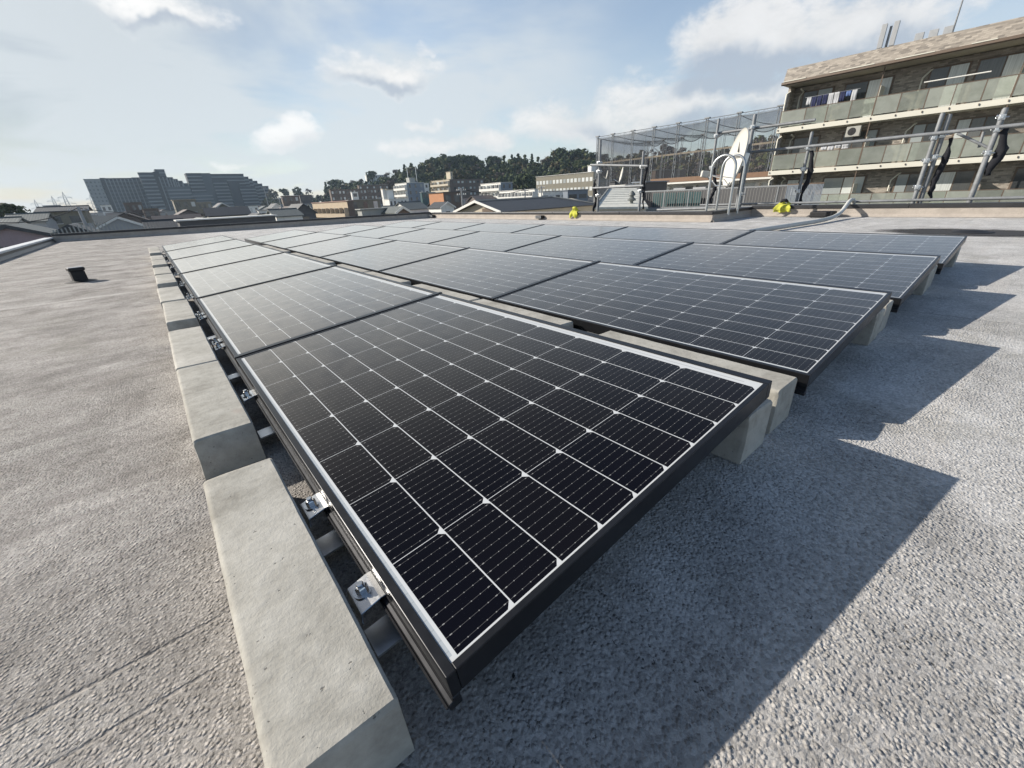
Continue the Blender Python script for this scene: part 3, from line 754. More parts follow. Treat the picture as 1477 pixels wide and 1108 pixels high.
# looped ladder rails over the parapet
def hoop(label, L, Rr, X, ztop, r=0.021):
    a = PX(*L, X); b = PX(*Rr, X)
    y0, y1 = a.y, b.y; c = (y0 + y1) / 2; w = abs(y1 - y0) / 2
    pts = [(X, y0, -0.9), (X, y0, ztop - w)]
    for k in range(1, 12):
        an = math.pi * k / 12; pts.append((X, c + (y0 - c) * math.cos(an), ztop - w + w * math.sin(an)))
    pts += [(X, y1, ztop - w), (X, y1, 0.10)]
    m = MB(); m.tube(pts, r, 14); o = autosmooth(m.build('ladder_rail', M_PIPE2), 60)
    tag(o, label, 'ladder rail', 'looped ladder rails')
hoop('nearer steel ladder rail bent into a tall loop over the parapet', (1019, 300), (1052, 298), 7.98, PX(1045, 224, 7.98).z)
hoop('farther steel ladder rail bent into a tall loop before the dish', (1034, 296), (1065, 295), 8.45, PX(1062.7, 223.5, 8.45).z)

# satellite dish
dc = PX(1060.5, 229, 9.3)
dn = Vector((-0.66, 0.72, 0.17)).normalized()
dr = Vector((dn.y, -dn.x, 0)).normalized(); du = dr.cross(dn).normalized()
if du.z < 0: du = -du
Md = Matrix((( dr.x, du.x, dn.x, dc.x), (dr.y, du.y, dn.y, dc.y), (dr.z, du.z, dn.z, dc.z), (0, 0, 0, 1)))
dish = thing('satellite_dish', 'large white oval satellite dish with a dark mark, behind the ladder loops', 'satellite dish', dc)
dish.matrix_world = Md
vs, fs = [], []
n = 40; rings = [0.0, .2, .4, .6, .75, .88, .96, 1.0]
HW, HH = 0.46, 0.53
for side, off in ((0, 0.0), (1, -0.016)):
    for q in rings:
        for k in range(n):
            a = 2 * math.pi * k / n
            vs.append((q * HW * math.cos(a), q * HH * math.sin(a), -0.085 * (1 - q * q) + off + (0.012 if q == 1.0 and side == 0 else 0)))
nr = len(rings)
for side in range(2):
    for i in range(nr - 1):
        for k in range(n):
            q = [side*nr*n + i*n + k, side*nr*n + i*n + (k+1) % n, side*nr*n + (i+1)*n + (k+1) % n, side*nr*n + (i+1)*n + k]
            fs.append(q if side == 0 else q[::-1])
for k in range(n): fs.append([(nr-1)*n + k, (nr-1)*n + (k+1) % n, nr*n + (nr-1)*n + (k+1) % n, nr*n + (nr-1)*n + k])
autosmooth(MB().add(vs, fs).build('reflector', M_DISH, dish), 50)
# the mark on the reflector: a slanted dark sail shape and a row of small strokes under it
def zs(x, y): return -0.085 * (1 - (x / HW) ** 2 - (y / HH) ** 2) + 0.003
m = MB()
def patch(poly):
    m.add([(x, y, zs(x, y)) for x, y in poly], [list(range(len(poly)))])
patch([(0.10, 0.12), (0.19, 0.14), (0.185, 0.33), (0.155, 0.23)])
for k in range(6):
    x0 = 0.0 + k * 0.046
    patch([(x0, 0.02), (x0 + 0.028, 0.024), (x0 + 0.028, 0.065), (x0, 0.06)])
m.build('logo', M_BLACK, dish)
m = MB(); m.tube([(0, -0.50, 0.0), (0, -0.52, 0.22), (0, -0.36, 0.44)], 0.018, 10); m.tube([(-0.3, -0.36, 0.0), (0, -0.34, 0.44)], 0.008, 8); m.tube([(0.3, -0.36, 0.0), (0, -0.34, 0.44)], 0.008, 8)
m.build('feed_arm', M_GALV, dish)
m = MB(); m.box((-0.05, -0.40, 0.42), (0.05, -0.28, 0.56)); m.lathe([(0.03, 0.40), (0.045, 0.36), (0.05, 0.33)], 14, 0, Matrix.Translation((0, -0.33, 0.06)))
bevel(m.build('receiver', M_DISH, dish), 0.012, 2)
m = MB(); m.box((-0.09, -0.12, -0.22), (0.09, 0.12, -0.103))
bevel(m.build('mount_bracket', M_GALV, dish), 0.01, 2)
m = MB(); inv_ = Md.inverted(); base = Vector((dc.x + 0.12, dc.y - 0.14, 0))
m.tube([inv_ @ Vector((base.x, base.y, -2.0)), inv_ @ Vector((base.x, base.y, dc.z + 0.15))], 0.035, 14)
autosmooth(m.build('mast', M_PIPE, dish))
# ------------------------------------------------------------------ building helpers
def brick_mat():
    mt, g = new_mat('brick_tile')
    ob = g.coord.outputs['Object']
    x, y, z = g.sep(ob)
    bt = g.n.new('ShaderNodeTexBrick')
    g.l.new(g.comb(g.math('ADD', y, g.math('MULTIPLY', x, 1.0)), z, 0.0), bt.inputs['Vector'])
    bt.inputs['Scale'].default_value = 1.0; bt.inputs['Brick Width'].default_value = 0.26; bt.inputs['Row Height'].default_value = 0.09
    bt.inputs['Mortar Size'].default_value = 0.006; bt.inputs['Bias'].default_value = 0.0
    bt.inputs['Color1'].default_value = (0.145, 0.128, 0.110, 1); bt.inputs['Color2'].default_value = (0.40, 0.355, 0.30, 1); bt.inputs['Mortar'].default_value = (0.22, 0.2, 0.17, 1)
    n = g.noise(ob, 3.5, 6, 0.65)
    c = g.mix(0.15, bt.outputs['Color'], g.ramp(n, [(0.3, (0.17, 0.14, 0.115)), (0.7, (0.31, 0.26, 0.21))]))
    g.l.new(c, g.p.inputs['Base Color']); g.p.inputs['Roughness'].default_value = 0.6
    bump(g, bt.outputs['Fac'], -0.4, 0.006)
    return mt
def tile_mat(name, col, step=0.3, rough=0.55):
    """rows of roof tiles / ribs, from real bumps"""
    mt, g = new_mat(name)
    ob = g.coord.outputs['Object']
    x, y, z = g.sep(ob)
    w1 = g.math('ABSOLUTE', g.math('SINE', g.math('MULTIPLY', x, math.pi / step)))
    w2 = g.math('FRACT', g.math('DIVIDE', y, step * 0.95))
    n = g.noise(ob, 2.0, 5, 0.65); n2 = g.noise(ob, 18, 3, 0.6)
    c = g.ramp(g.math('ADD', g.math('MULTIPLY', n, .6), g.math('MULTIPLY', n2, .4)), [(0.3, tuple(q * 0.72 for q in col)), (0.7, tuple(min(1, q * 1.25) for q in col))])
    g.l.new(c, g.p.inputs['Base Color']); g.p.inputs['Roughness'].default_value = rough
    bump(g, g.math('ADD', w1, g.math('MULTIPLY', w2, 0.8)), 0.6, 0.02)
    return mt
def window_mat(name, tint, curtain):
    """window pane: dark room, curtain folds behind, glossy glass in front"""
    mt, g = new_mat(name)
    ob = g.coord.outputs['Object']; x, y, z = g.sep(ob)
    fold = g.noise(g.comb(g.math('MULTIPLY', g.math('ADD', x, y), 9.0), g.math('MULTIPLY', z, 0.25), 0.0), 1.6, 3, 0.6)
    cur = g.ramp(fold, [(0.3, tuple(q * 0.55 for q in curtain)), (0.7, curtain)])
    inf = g.n.new('ShaderNodeObjectInfo')
    g.l.new(g.mix(g.smooth(inf.outputs['Random'], 0.3, 0.7), tint, cur), g.p.inputs['Base Color'])
    g.p.inputs['Roughness'].default_value = 0.5
    g.p.inputs['Coat Weight'].default_value = 1.0; g.p.inputs['Coat Roughness'].default_value = 0.04
    return mt
def frosted_mat():
    mt, g = new_mat('frosted_glass')
    ob = g.coord.outputs['Object']
    inf = g.n.new('ShaderNodeObjectInfo')
    n = g.math('ADD', g.math('MULTIPLY', g.noise(g.vmath('ADD', ob, g.comb(g.math('MULTIPLY', inf.outputs['Random'], 31.0), 0.0, 0.0)), 2.2, 4, 0.6), 0.6), g.math('MULTIPLY', inf.outputs['Random'], 0.4))
    g.l.new(g.ramp(n, [(0.3, (0.30, 0.32, 0.295)), (0.7, (0.60, 0.62, 0.585))]), g.p.inputs['Base Color'])
    g.p.inputs['Roughness'].default_value = 0.28
    tr = g.n.new('ShaderNodeBsdfTranslucent'); tr.inputs['Color'].default_value = (0.52, 0.55, 0.48, 1)
    tp = g.n.new('ShaderNodeBsdfTransparent'); tp.inputs['Color'].default_value = (0.82, 0.86, 0.80, 1)
    a = g.n.new('ShaderNodeMixShader'); a.inputs[0].default_value = 0.35
    b = g.n.new('ShaderNodeMixShader'); b.inputs[0].default_value = 0.50
    g.l.new(g.p.outputs[0], a.inputs[1]); g.l.new(tr.outputs[0], a.inputs[2])
    g.l.new(a.outputs[0], b.inputs[1]); g.l.new(tp.outputs[0], b.inputs[2]); g.l.new(b.outputs[0], g.o.inputs[0])
    return mt
M_BRICK = brick_mat()
M_WDARK = window_mat('dark_window', (0.02, 0.023, 0.025), (0.10, 0.105, 0.105))
M_WCURT = window_mat('curtained_window', (0.26, 0.285, 0.285), (0.62, 0.65, 0.63))
M_WLIT = window_mat('bright_window', (0.5, 0.53, 0.52), (0.72, 0.75, 0.73))
M_FROST = frosted_mat()
M_CREAM = paint('cream_slab', (0.62, 0.60, 0.52), 0.6, 0.08, 3, streak=0.12)
M_BROWNP = paint('brown_post', (0.13, 0.095, 0.07), 0.5)
M_WHITE = paint('white_paint', (0.68, 0.67, 0.63), 0.6, 0.07, 1.5, streak=0.12)
M_SOFFIT = paint('soffit_board', (0.42, 0.38, 0.31), 0.8)
M_AC = paint('ac_case', (0.36, 0.355, 0.32), 0.5, 0.06, 4)
UNIT = MB().box((-0.5, -0.5, -0.5), (0.5, 0.5, 0.5))
UNITS = {}
def unit(name, mat, parent, c, s, rot=None):
    """a copy of a shared box mesh, sized by its scale"""
    k = (name, mat.name)
    if k not in UNITS: UNITS[k] = UNIT.mesh(name, mat)
    o = link(name, UNITS[k], parent); o.location = c; o.scale = s
    if rot: o.rotation_euler = rot
    return o

# ------------------------------------------------------------------ block of flats on the right (balcony fronts on the plane x = 39)
FX = 39.0
flat = thing('apartment_block', 'brown tiled block of flats with frosted glass balconies, on the right', 'apartment building', (FX, 0, 0))
YL, YR = 14.42, -34.0
DEPTH = 1.35
WX = DEPTH                                   # wall plane, local x
m = MB()
m.box((WX, YR, GROUND), (WX + 11, YL - 0.12, 6.98))
for yy in (YL - 0.13,):                      # end fin of the balconies
    m.box((0.38, yy - 0.16, GROUND), (WX - 0.003, yy, 6.97))
m.build('wall', M_BRICK, flat)
# mansard band of brick above the gutter
m = MB(); m.prism([(-0.36, 7.23), (-0.06, 8.06), (0.9, 8.08), (0.9, 7.23)], YR - 0.3, YL + 0.05)
m.build('roof_band', M_BRICK, flat)
m = MB(); m.box((-0.34, YR - 0.28, 7.02), (WX + 11.2, YL + 0.04, 7.225)); m.build('eave_soffit', M_SOFFIT, flat)
m = MB(); m.prism([(-0.50, 7.20), (-0.53, 7.06), (-0.44, 7.0), (-0.365, 7.02), (-0.365, 7.22), (-0.385, 7.22), (-0.385, 7.05), (-0.44, 7.03), (-0.49, 7.09), (-0.475, 7.20)], YR, YL + 0.1)
m.build('gutter', M_BROWNP, flat)
for ya, yb in ((14.4, 13.0), (11.6, 9.2), (8.2, 6.4), (4.9, 3.9), (1.5, -0.6), (-4, -9)):
    unit('gutter_lip', M_CREAM, flat, (-0.50, (ya + yb) / 2, 7.225), (0.07, abs(ya - yb), 0.05))
SLABZ = [4.20, 1.32, -1.56, -4.44, -7.3]
for z in SLABZ:
    o = unit('balcony_slab', M_CREAM, flat, (WX / 2 - 0.02, (YL + YR) / 2, z), (WX - 0.005 + 0.04, YL - YR - 0.02, 0.30)); 
glass_y = [14.32, 12.71, 11.38, 10.02, 8.74, 7.47, 6.20, 5.00, 3.76, 2.61]
while glass_y[-1] > -22: glass_y.append(glass_y[-1] - 1.24)
partition = [1, 4, 8, 12, 16]
for fi, z in enumerate(SLABZ[:3]):
    for i in range(len(glass_y) - 1):
        ya, yb = glass_y[i], glass_y[i + 1]
        if yb < -6: break
        unit('balcony_glass', M_FROST, flat, (0.02, (ya + yb) / 2, z + 0.72), (0.014, abs(ya - yb) - 0.06, 0.98))
        unit('balcony_post', M_BROWNP, flat, (0.035, ya, z + 0.56), (0.045, 0.045, 1.36))
        b = unit('post_bracket', M_BROWNP, flat, (-0.065, ya, z + 0.02), (0.05, 0.035, 0.10))
    unit('balcony_rail', M_BROWNP, flat, (0.03, (YL - 0.1 - 6) / 2, z + 1.235), (0.055, YL - 0.1 + 6, 0.035))
    for k in (4, 9, 13):
        y = glass_y[k]
        unit('partition_post', M_BROWNP, flat, (0.03, y - 0.03, z + 1.5), (0.05, 0.05, 2.6))
        unit('partition_panel', M_CREAM, flat, (0.75, y - 0.03, z + 1.02), (1.05, 0.03, 1.7))
# windows in the wall: frame, dark leaf and curtained leaf
def big_window(y0, y1, z0, z1, mats, split=0.5):
    yc = (y0 + y1) / 2
    f = unit('window_frame', M_BROWNP, flat, (WX - 0.03, yc, (z0 + z1) / 2), (0.09, abs(y1 - y0) + 0.12, z1 - z0 + 0.12))
    w = abs(y1 - y0) / len(mats)
    for i, mt in enumerate(mats):
        y = max(y0, y1) - w * (i + 0.5)
        unit('pane', mt, flat, (WX - 0.085, y, (z0 + z1) / 2), (0.03, w - 0.07, z1 - z0 - 0.06))
for fi, z in enumerate(SLABZ[:3]):
    zz = z + 0.15
    # columns of the photo where each window begins and ends, and the row of its top edge
    spec = [[(1162, 1203, 126, 'DC'), (1223, 1288, 116, 'DL'), (1346, 1399, 96, 'DC'), (1416, 1492, 84, 'DC'), (1530, 1600, 60, 'DC')],
            [(1147, 1182, 199, 'D'), (1218, 1267, 190, 'DDC'), (1320, 1357, 178, 'CD'), (1385, 1445, 168, 'CDD'), (1500, 1560, 150, 'DC')],
            [(1137, 1171, 259, 'CC'), (1190, 1249, 255, 'CL'), (1296, 1331, 251, 'CD'), (1355, 1408, 247, 'CD'), (1470, 1530, 238, 'DC')]][fi]
    ztop = sum(PX((a + b) / 2, t_, FX + WX).z for a, b, t_, _ in spec[:4]) / 4
    for (a, b, t_, s) in spec:
        big_window(PX(a, t_, FX + WX).y, PX(b, t_, FX + WX).y, zz + 0.02, min(ztop, zz + 2.45), [dict(D=M_WDARK, C=M_WCURT, L=M_WLIT)[c] for c in s])
    for y in (6.4, 5.9, 3.3, 2.5, 9.9, -0.9):
        o = unit('wall_vent', M_WHITE, flat, (WX - 0.04, y + 0.12 * fi, zz + 2.05 - 0.35 * ((int(y * 10)) % 2)), (0.06, 0.13, 0.13)); bevel(o, 0.04, 2)
    m = MB(); m.tube([(WX - 0.08, 13.75, z - 0.15), (WX - 0.08, 13.75, z + 2.2), (WX - 0.08, 13.55, z + 2.45), (0.5, 13.5, z + 2.55)], 0.055, 10)
    autosmooth(m.build('drain_pipe', M_CREAM, flat))
    m = MB(); m.tube([(0.30, YL - 0.1, z + 0.16), (0.30, YL - 0.1, z + 2.35), (0.42, YL - 0.3, z + 2.5)], 0.05, 10)
    autosmooth(m.build('drain_pipe', M_CREAM, flat))
    m = MB(); m.tube([(WX - 0.12, 6.9, z + 1.3), (WX - 0.12, 6.9, z + 2.0), (WX - 0.12, 6.6, z + 2.35), (WX - 0.02, 6.5, z + 2.4)], 0.05, 10)
    autosmooth(m.build('hose_duct', M_CREAM, flat))
# things on the balconies
acb = MB(); acb.box((-0.16, -0.40, 0), (0.16, 0.40, 0.62)); AC_ME = acb.mesh('case', M_AC)
fan = MB(); fan.lathe([(0.235, 0.0), (0.225, 0.012), (0.06, 0.015), (0.05, 0.02)], 22); FAN_ME = fan.mesh('fan_grille', M_BLACK)
def ac(label, y, z, x=0.55):
    t = thing('air_conditioner', label, 'air conditioner', (FX + x, y, z), 'air conditioner units on the balconies')
    bevel(link('case', AC_ME, t), 0.015, 2)
    f = link('fan_grille', FAN_ME, t); f.location = (-0.162, 0.07, 0.31); f.rotation_euler = (0, -math.pi / 2, 0)
    return t
ac('air conditioner hung under the top balcony slab near the left end', 9.55, 3.28, 0.25)
ac('air conditioner behind frosted glass at the left end of the top balcony', 13.4, 4.37)
ac('air conditioner behind frosted glass at the right of the top balcony', 2.1, 4.37)
ac('air conditioner behind frosted glass at the left end of the middle balcony', 13.5, 1.49)
for k, (y, z) in enumerate(((9.9, 3.25), (9.2, 3.25))):
    pass
def laundry(name, label, y0, y1, z, cols):
    t = thing(name, label, 'laundry', (FX + 0.25, (y0 + y1) / 2, z))
    m = MB(); m.tube([(0, -(y0 - y1) / 2 - .1, 0), (0, (y0 - y1) / 2 + .1, 0)], 0.018, 8); m.build('drying_pole', M_GALV, t)
    n = len(cols); w = (y0 - y1) / n
    for i, (c, h) in enumerate(cols):
        vs, fs = [], []
        for a in range(7):
            for b in range(8):
                yy = (y0 - y1) / 2 - w * (i + 0.06 + 0.88 * a / 6); vs.append((0.04 * math.sin(a * 2.1 + i) * (b / 7) + 0.02 * math.sin(b + i), yy, -h * b / 7 + 0.02))
        for a in range(6):
            for b in range(7): fs.append([a*8+b, (a+1)*8+b, (a+1)*8+b+1, a*8+b+1])
        o = MB().add(vs, fs).build('garment', c, t, True); s = o.modifiers.new('s', 'SOLIDIFY'); s.thickness = 0.012
C_NAVY = paint('navy_cloth', (0.02, 0.025, 0.07), 0.9); C_WHT = paint('white_cloth', (0.42, 0.43, 0.45), 0.9); C_BLUE = paint('blue_cloth', (0.09, 0.14, 0.30), 0.9)
laundry('laundry', 'dark blue and white washing hung above the top balcony rail', 12.9, 9.9, 6.1, [(C_WHT, .5), (C_NAVY, .75), (C_NAVY, .8), (C_NAVY, .6), (C_WHT, .9), (C_WHT, .85), (C_NAVY, .6), (C_BLUE, .35), (C_WHT, .75)])
laundry('laundry', 'small white washing on a rack in the middle balcony', 11.3, 9.6, 2.85, [(C_WHT, .25), (C_WHT, .35), (C_WHT, .2), (C_WHT, .28)])
m = MB(); m.tube([PX(1333, 119, FX - .1), PX(1430, 103, FX - .1)], 0.035, 10)
tag(m.build('drying_pole', M_WHITE), 'white drying pole laid along the top balcony rail', 'drying pole')
# antennas on its roof
M_ANT = paint('antenna_grey', (0.34, 0.35, 0.36), 0.5)
def antenna_post(label, px, py_b, py_t, X, n, dxy, pw):
    b = PX(px, py_b, X); t = PX(px + (py_b - py_t) * 0.17, py_t, X)
    th = thing('phone_antenna', label, 'antenna', (X, b.y, 8.05), 'phone antennas on the flats')
    H = t.z - 8.05
    m = MB(); m.tube([(0, 0, 0), (0, 0, H * 0.9)], 0.07, 10); m.build('mast', M_PIPE, th)
    for k in range(n):
        y = (k - (n - 1) / 2) * dxy
        o = unit('antenna_panel', M_ANT, th, (-0.18, y, H * 0.62), (0.16, pw, H * 0.74)); bevel(o, 0.03, 2)
        unit('clamp', M_BLACK, th, (-0.06, y, H * 0.3), (0.14, 0.10, 0.14)); unit('clamp', M_BLACK, th, (-0.06, y, H * 0.85), (0.14, 0.10, 0.14))
    return th
antenna_post('tall pair of phone antenna panels near the left of the flats roof', 1276, 74, 34, FX + 2.2, 2, 0.62, 0.27)
antenna_post('low cluster of phone antennas near the whip mast', 1343, 63, 44, FX + 2.2, 3, 0.66, 0.42)
b = PX(1372, 52, FX + 2.0); t_ = PX(1386, -4, FX + 2.0)
m = MB(); m.tube([(b.x, b.y, 8.0), (b.x, b.y, t_.z + 1.2)], [0.055, 0.03], 10)
tag(m.build('whip_mast', M_PIPE), 'thin grey whip mast rising from the flats roof', 'mast')
# ------------------------------------------------------------------ golf-practice net cage beyond the neighbours
M_NETV = None
def net_mat():
    mt, g = new_mat('net_mesh')
    ob = g.coord.outputs['Object']
    g.p.inputs['Base Color'].default_value = (0.05, 0.052, 0.056, 1); g.p.inputs['Roughness'].default_value = 0.9
    n = g.noise(ob, 0.35, 4, 0.6)
    g.l.new(g.ramp(n, [(0.3, 0.26), (0.7, 0.44)]), g.p.inputs['Alpha'])
    return mt
M_NETV = net_mat()
cage = thing('net_cage', 'tall cage of grey netting on slender lattice posts behind the white dish', 'net cage', (92, 57, 0))
def catw(a, b, sag, n=14):
    a, b = Vector(a), Vector(b)
    return [a.lerp(b, k / n) + Vector((0, 0, -sag * 4 * (k / n) * (1 - k / n))) for k in range(n + 1)]
FXC, BXC, TOPZ = 92.0 - 92.0, 116.0 - 92.0, sum(PX(px_, py_, 92.0).z for px_, py_ in ((862, 203), (944, 184), (1021, 168), (1127, 150))) / 4
post_y = [PX(px_, py_, 92.0).y for px_, py_ in ((862, 203), (884, 198), (913, 191), (944, 184), (979, 177), (1021, 168), (1068, 158), (1127, 150))]; post_y.append(post_y[-1] - 8.0)
post_y = [y - 57 for y in post_y]
def lattice_post(x, y, z0, z1, w=0.46, r=0.075):
    m = MB()
    for s in (-1, 1): m.tube([(x, y + s * w / 2, z0), (x, y + s * w / 2, z1)], r, 6)
    n = int((z1 - z0) / 1.1)
    for k in range(n):
        a, b = z0 + (z1 - z0) * k / n, z0 + (z1 - z0) * (k + 1) / n
        s = 1 if k % 2 else -1
        m.tube([(x, y - s * w / 2, a), (x, y + s * w / 2, b)], r * 0.55, 4)
    m.box((x - 0.3, y - 0.5, z1), (x + 0.3, y + 0.5, z1 + 0.22))
    return m
for y in post_y:
    lattice_post(FXC, y, GROUND, TOPZ).build('lattice_post', M_PIPE, cage)
    lattice_post(BXC, y + 1.2, GROUND, TOPZ - 0.2, 0.42, 0.05).build('lattice_post', M_PIPE, cage)
for y in post_y[:-1]:
    ym = y - 3.4
    m = MB(); m.tube([(FXC, ym, TOPZ - 11), (FXC, ym, TOPZ)], 0.035, 5); m.build('thin_post', M_PIPE, cage)
    m = MB(); m.tube([(BXC, ym, TOPZ - 11), (BXC, ym, TOPZ - .2)], 0.035, 5); m.build('thin_post', M_PIPE, cage)
m = MB()
m.tube([(FXC, post_y[0], TOPZ), (FXC, post_y[-1], TOPZ)], 0.06, 6); m.tube([(FXC, post_y[0], TOPZ - 0.55), (FXC, post_y[-1], TOPZ - 0.55)], 0.04, 6)
k = 0; y = post_y[0]
while y > post_y[-1]:
    m.tube([(FXC, y, TOPZ - (0.55 if k % 2 else 0)), (FXC, y - 0.8, TOPZ - (0 if k % 2 else 0.55))], 0.025, 4); y -= 0.8; k += 1
m.build('top_truss', M_PIPE, cage)
# cables that carry the roof net, and the net: scalloped roof, front and end sheets
vs, fs = [], []
NX, NY = 8, 6
def roof_z(u, f):         # u across, f 0..1 within a bay
    return TOPZ - 0.25 - 1.6 * 4 * u * (1 - u) * 0.35 - 1.15 * 4 * f * (1 - f) * (0.35 + 0.65 * u)
for bi in range(len(post_y) - 1):
    ya, yb = post_y[bi], post_y[bi + 1]
    o0 = len(vs)
    for i in range(NX + 1):
        for j in range(NY + 1):
            u, f = i / NX, j / NY
            vs.append((FXC + (BXC - FXC) * u, ya + (yb - ya) * f + 1.2 * u, roof_z(u, f)))
    for i in range(NX):
        for j in range(NY):
            a = o0 + i * (NY + 1) + j; fs.append([a, a + NY + 1, a + NY + 2, a + 1])
MB().add(vs, fs).build('roof_net', M_NETV, cage, True)
m = MB()
m.add([(FXC + 0.1, post_y[0], TOPZ - 0.3), (FXC + 0.1, post_y[-1], TOPZ - 0.3), (FXC + 0.1, post_y[-1], -6), (FXC + 0.1, post_y[0], -6)], [[0, 1, 2, 3]])
m.build('front_net', M_NETV, cage)
m = MB(); m.add([(FXC, post_y[0] + 0.05, TOPZ - 0.3), (BXC, post_y[0] + 1.25, TOPZ - 0.4), (BXC, post_y[0] + 1.25, -6), (FXC, post_y[0] + 0.05, -6)], [[0, 1, 2, 3]])
m.build('end_net', M_NETV, cage)
for y in post_y:
    m = MB()
    m.tube([(FXC + (BXC - FXC) * u / 10, y + 1.2 * u / 10, roof_z(u / 10, 0) + 0.02) for u in range(11)], 0.06, 5)
    m.build('carrier_cable', M_BLACK, cage)
for y0, y1 in zip(post_y[:-1], post_y[1:]):
    m = MB(); m.tube([(BXC, y0 + (y1 - y0) * j / 8 + 1.2, roof_z(1, j / 8)) for j in range(9)], 0.09, 5)
    m.build('edge_rope', M_BLACK, cage)

# ------------------------------------------------------------------ neighbours: boxes on the street grid
M_ROOFD = tile_mat('dark_tiles', (0.042, 0.045, 0.05), 0.30)
M_ROOFG = tile_mat('grey_green_tiles', (0.10, 0.112, 0.108), 0.30)
M_ROOFP = tile_mat('pale_ribs', (0.62, 0.61, 0.54), 0.45, 0.6)
M_ROOFB = tile_mat('brown_tiles', (0.13, 0.10, 0.085), 0.3)
WALLS = {
 'mauve': paint('wall_mauve', (0.30, 0.235, 0.25), 0.8, 0.1, 1.2, streak=0.2), 'grey': paint('wall_grey', (0.30, 0.31, 0.32), 0.8, 0.12, 1.2, streak=0.3),
 'white': paint('wall_white', (0.72, 0.71, 0.67), 0.75, 0.08, 1.2, streak=0.25), 'tan': paint('wall_tan', (0.42, 0.34, 0.24), 0.8, 0.12, 1.2, streak=0.25),
 'brown': paint('wall_brown', (0.15, 0.115, 0.095), 0.8, 0.15, 1.2, streak=0.2), 'orange': paint('wall_orange', (0.42, 0.20, 0.10), 0.8, 0.12, 2.0, streak=0.25),
 'olive': paint('wall_olive', (0.20, 0.185, 0.145), 0.8, 0.12, 1.2, streak=0.3), 'bluegrey': paint('wall_bluegrey', (0.20, 0.23, 0.27), 0.7, 0.1, 1.2, streak=0.2),
 'beige': paint('wall_beige', (0.50, 0.44, 0.34), 0.8, 0.1, 1.2, streak=0.3), 'darkgrey': paint('wall_darkgrey', (0.085, 0.085, 0.088), 0.7, 0.15, 1.2, streak=0.2),
 'pink': paint('roof_pink', (0.42, 0.27, 0.22), 0.7, 0.1, 1.2), 'teal': paint('roof_teal', (0.04, 0.085, 0.09), 0.4, 0.1, 1.2), 'cement': paint('roof_cement', (0.33, 0.335, 0.315), 0.85, 0.12, 0.6, streak=0.2)}
KD = 2.3            # town distances were first judged too short; storey heights set the scale
def box_building(label, xl, xc, xr, yt, D, wall='white', wall2=None, cap=None, left=None, front=None, sh=2.9, floors=3, name='apartment_building', cat='building',
                 group=None, balc_left=False, balc_front=False, depth=None, parap=0.5, winh=1.35, X=None, slab=None, bottom=GROUND):
    if D: D *= KD
    """near corner at photo column xc; its sunny -x face runs back to column xl, its -y face runs to column xr"""
    c = PX(xc, yt, X) if X else PD(xc, yt, D)
    yb = PX(xl, yt, c.x).y if xl < xc else c.y + (depth or 9)
    xb = PY(xr, yt, c.y).x if xr > xc else c.x + (depth or 9)
    yb = max(c.y + 1.5, min(yb, c.y + 90)); xb = max(c.x + 1.5, min(xb, c.x + 90))
    W_, L_ = xb - c.x, yb - c.y
    t = thing(name, label, cat, (c.x, c.y, 0), group)
    zt = c.z
    m = MB(); m.box((0, 0, bottom), (W_, L_, zt - 0.12)); m.build('wall', WALLS[wall], t)
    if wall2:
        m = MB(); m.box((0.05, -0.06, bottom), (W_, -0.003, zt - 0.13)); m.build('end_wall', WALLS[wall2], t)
    m = MB(); m.box((-0.22, -0.22, zt - 0.13 + 0.012), (W_ + 0.2, L_ + 0.2, zt)); m.build('roof_slab', WALLS[cap or wall] if (cap or wall) in WALLS else cap, t)
    off = 0.07 if wall2 else 0.0
    for fl in range(floors):
        z1 = zt - parap - fl * sh; zc = z1 - 0.95
        for side, spec, L, bal in (('l', left, L_, balc_left), ('f', front, W_, balc_front)):
            if not spec: continue
            n, frac, mats = spec
            for k in range(n):
                p = L * (k + 0.5) / n; ww = L / n * frac
                mt = mats[(k * 7 + fl * 3) % len(mats)]
                if side == 'l': unit('window', mt, t, (-0.015, p, zc), (0.06, ww, winh))
                else: unit('window', mt, t, (p, -0.015 - off, zc), (ww, 0.06, winh))
            if bal:
                bm = slab or WALLS[wall]
                if side == 'l':
                    unit('balcony', bm, t, (-0.55, L / 2, z1 - 2.05), (1.06, L - 0.1, 0.95))
                    for k in range(n + 1): unit('balcony_fin', bm, t, (-0.5, 0.12 + (L - 0.24) * k / n, z1 - 0.95), (0.94, 0.14, 1.22))
                else:
                    unit('balcony', bm, t, (L / 2, -0.55 - off, z1 - 2.05), (L - 0.1, 1.06, 0.95))
                    for k in range(n + 1): unit('balcony_fin', bm, t, (0.12 + (L - 0.24) * k / n, -0.5 - off, z1 - 0.95), (0.14, 0.94, 1.22))
    t['w'] = W_; t['l'] = L_; t['z'] = zt
    return t
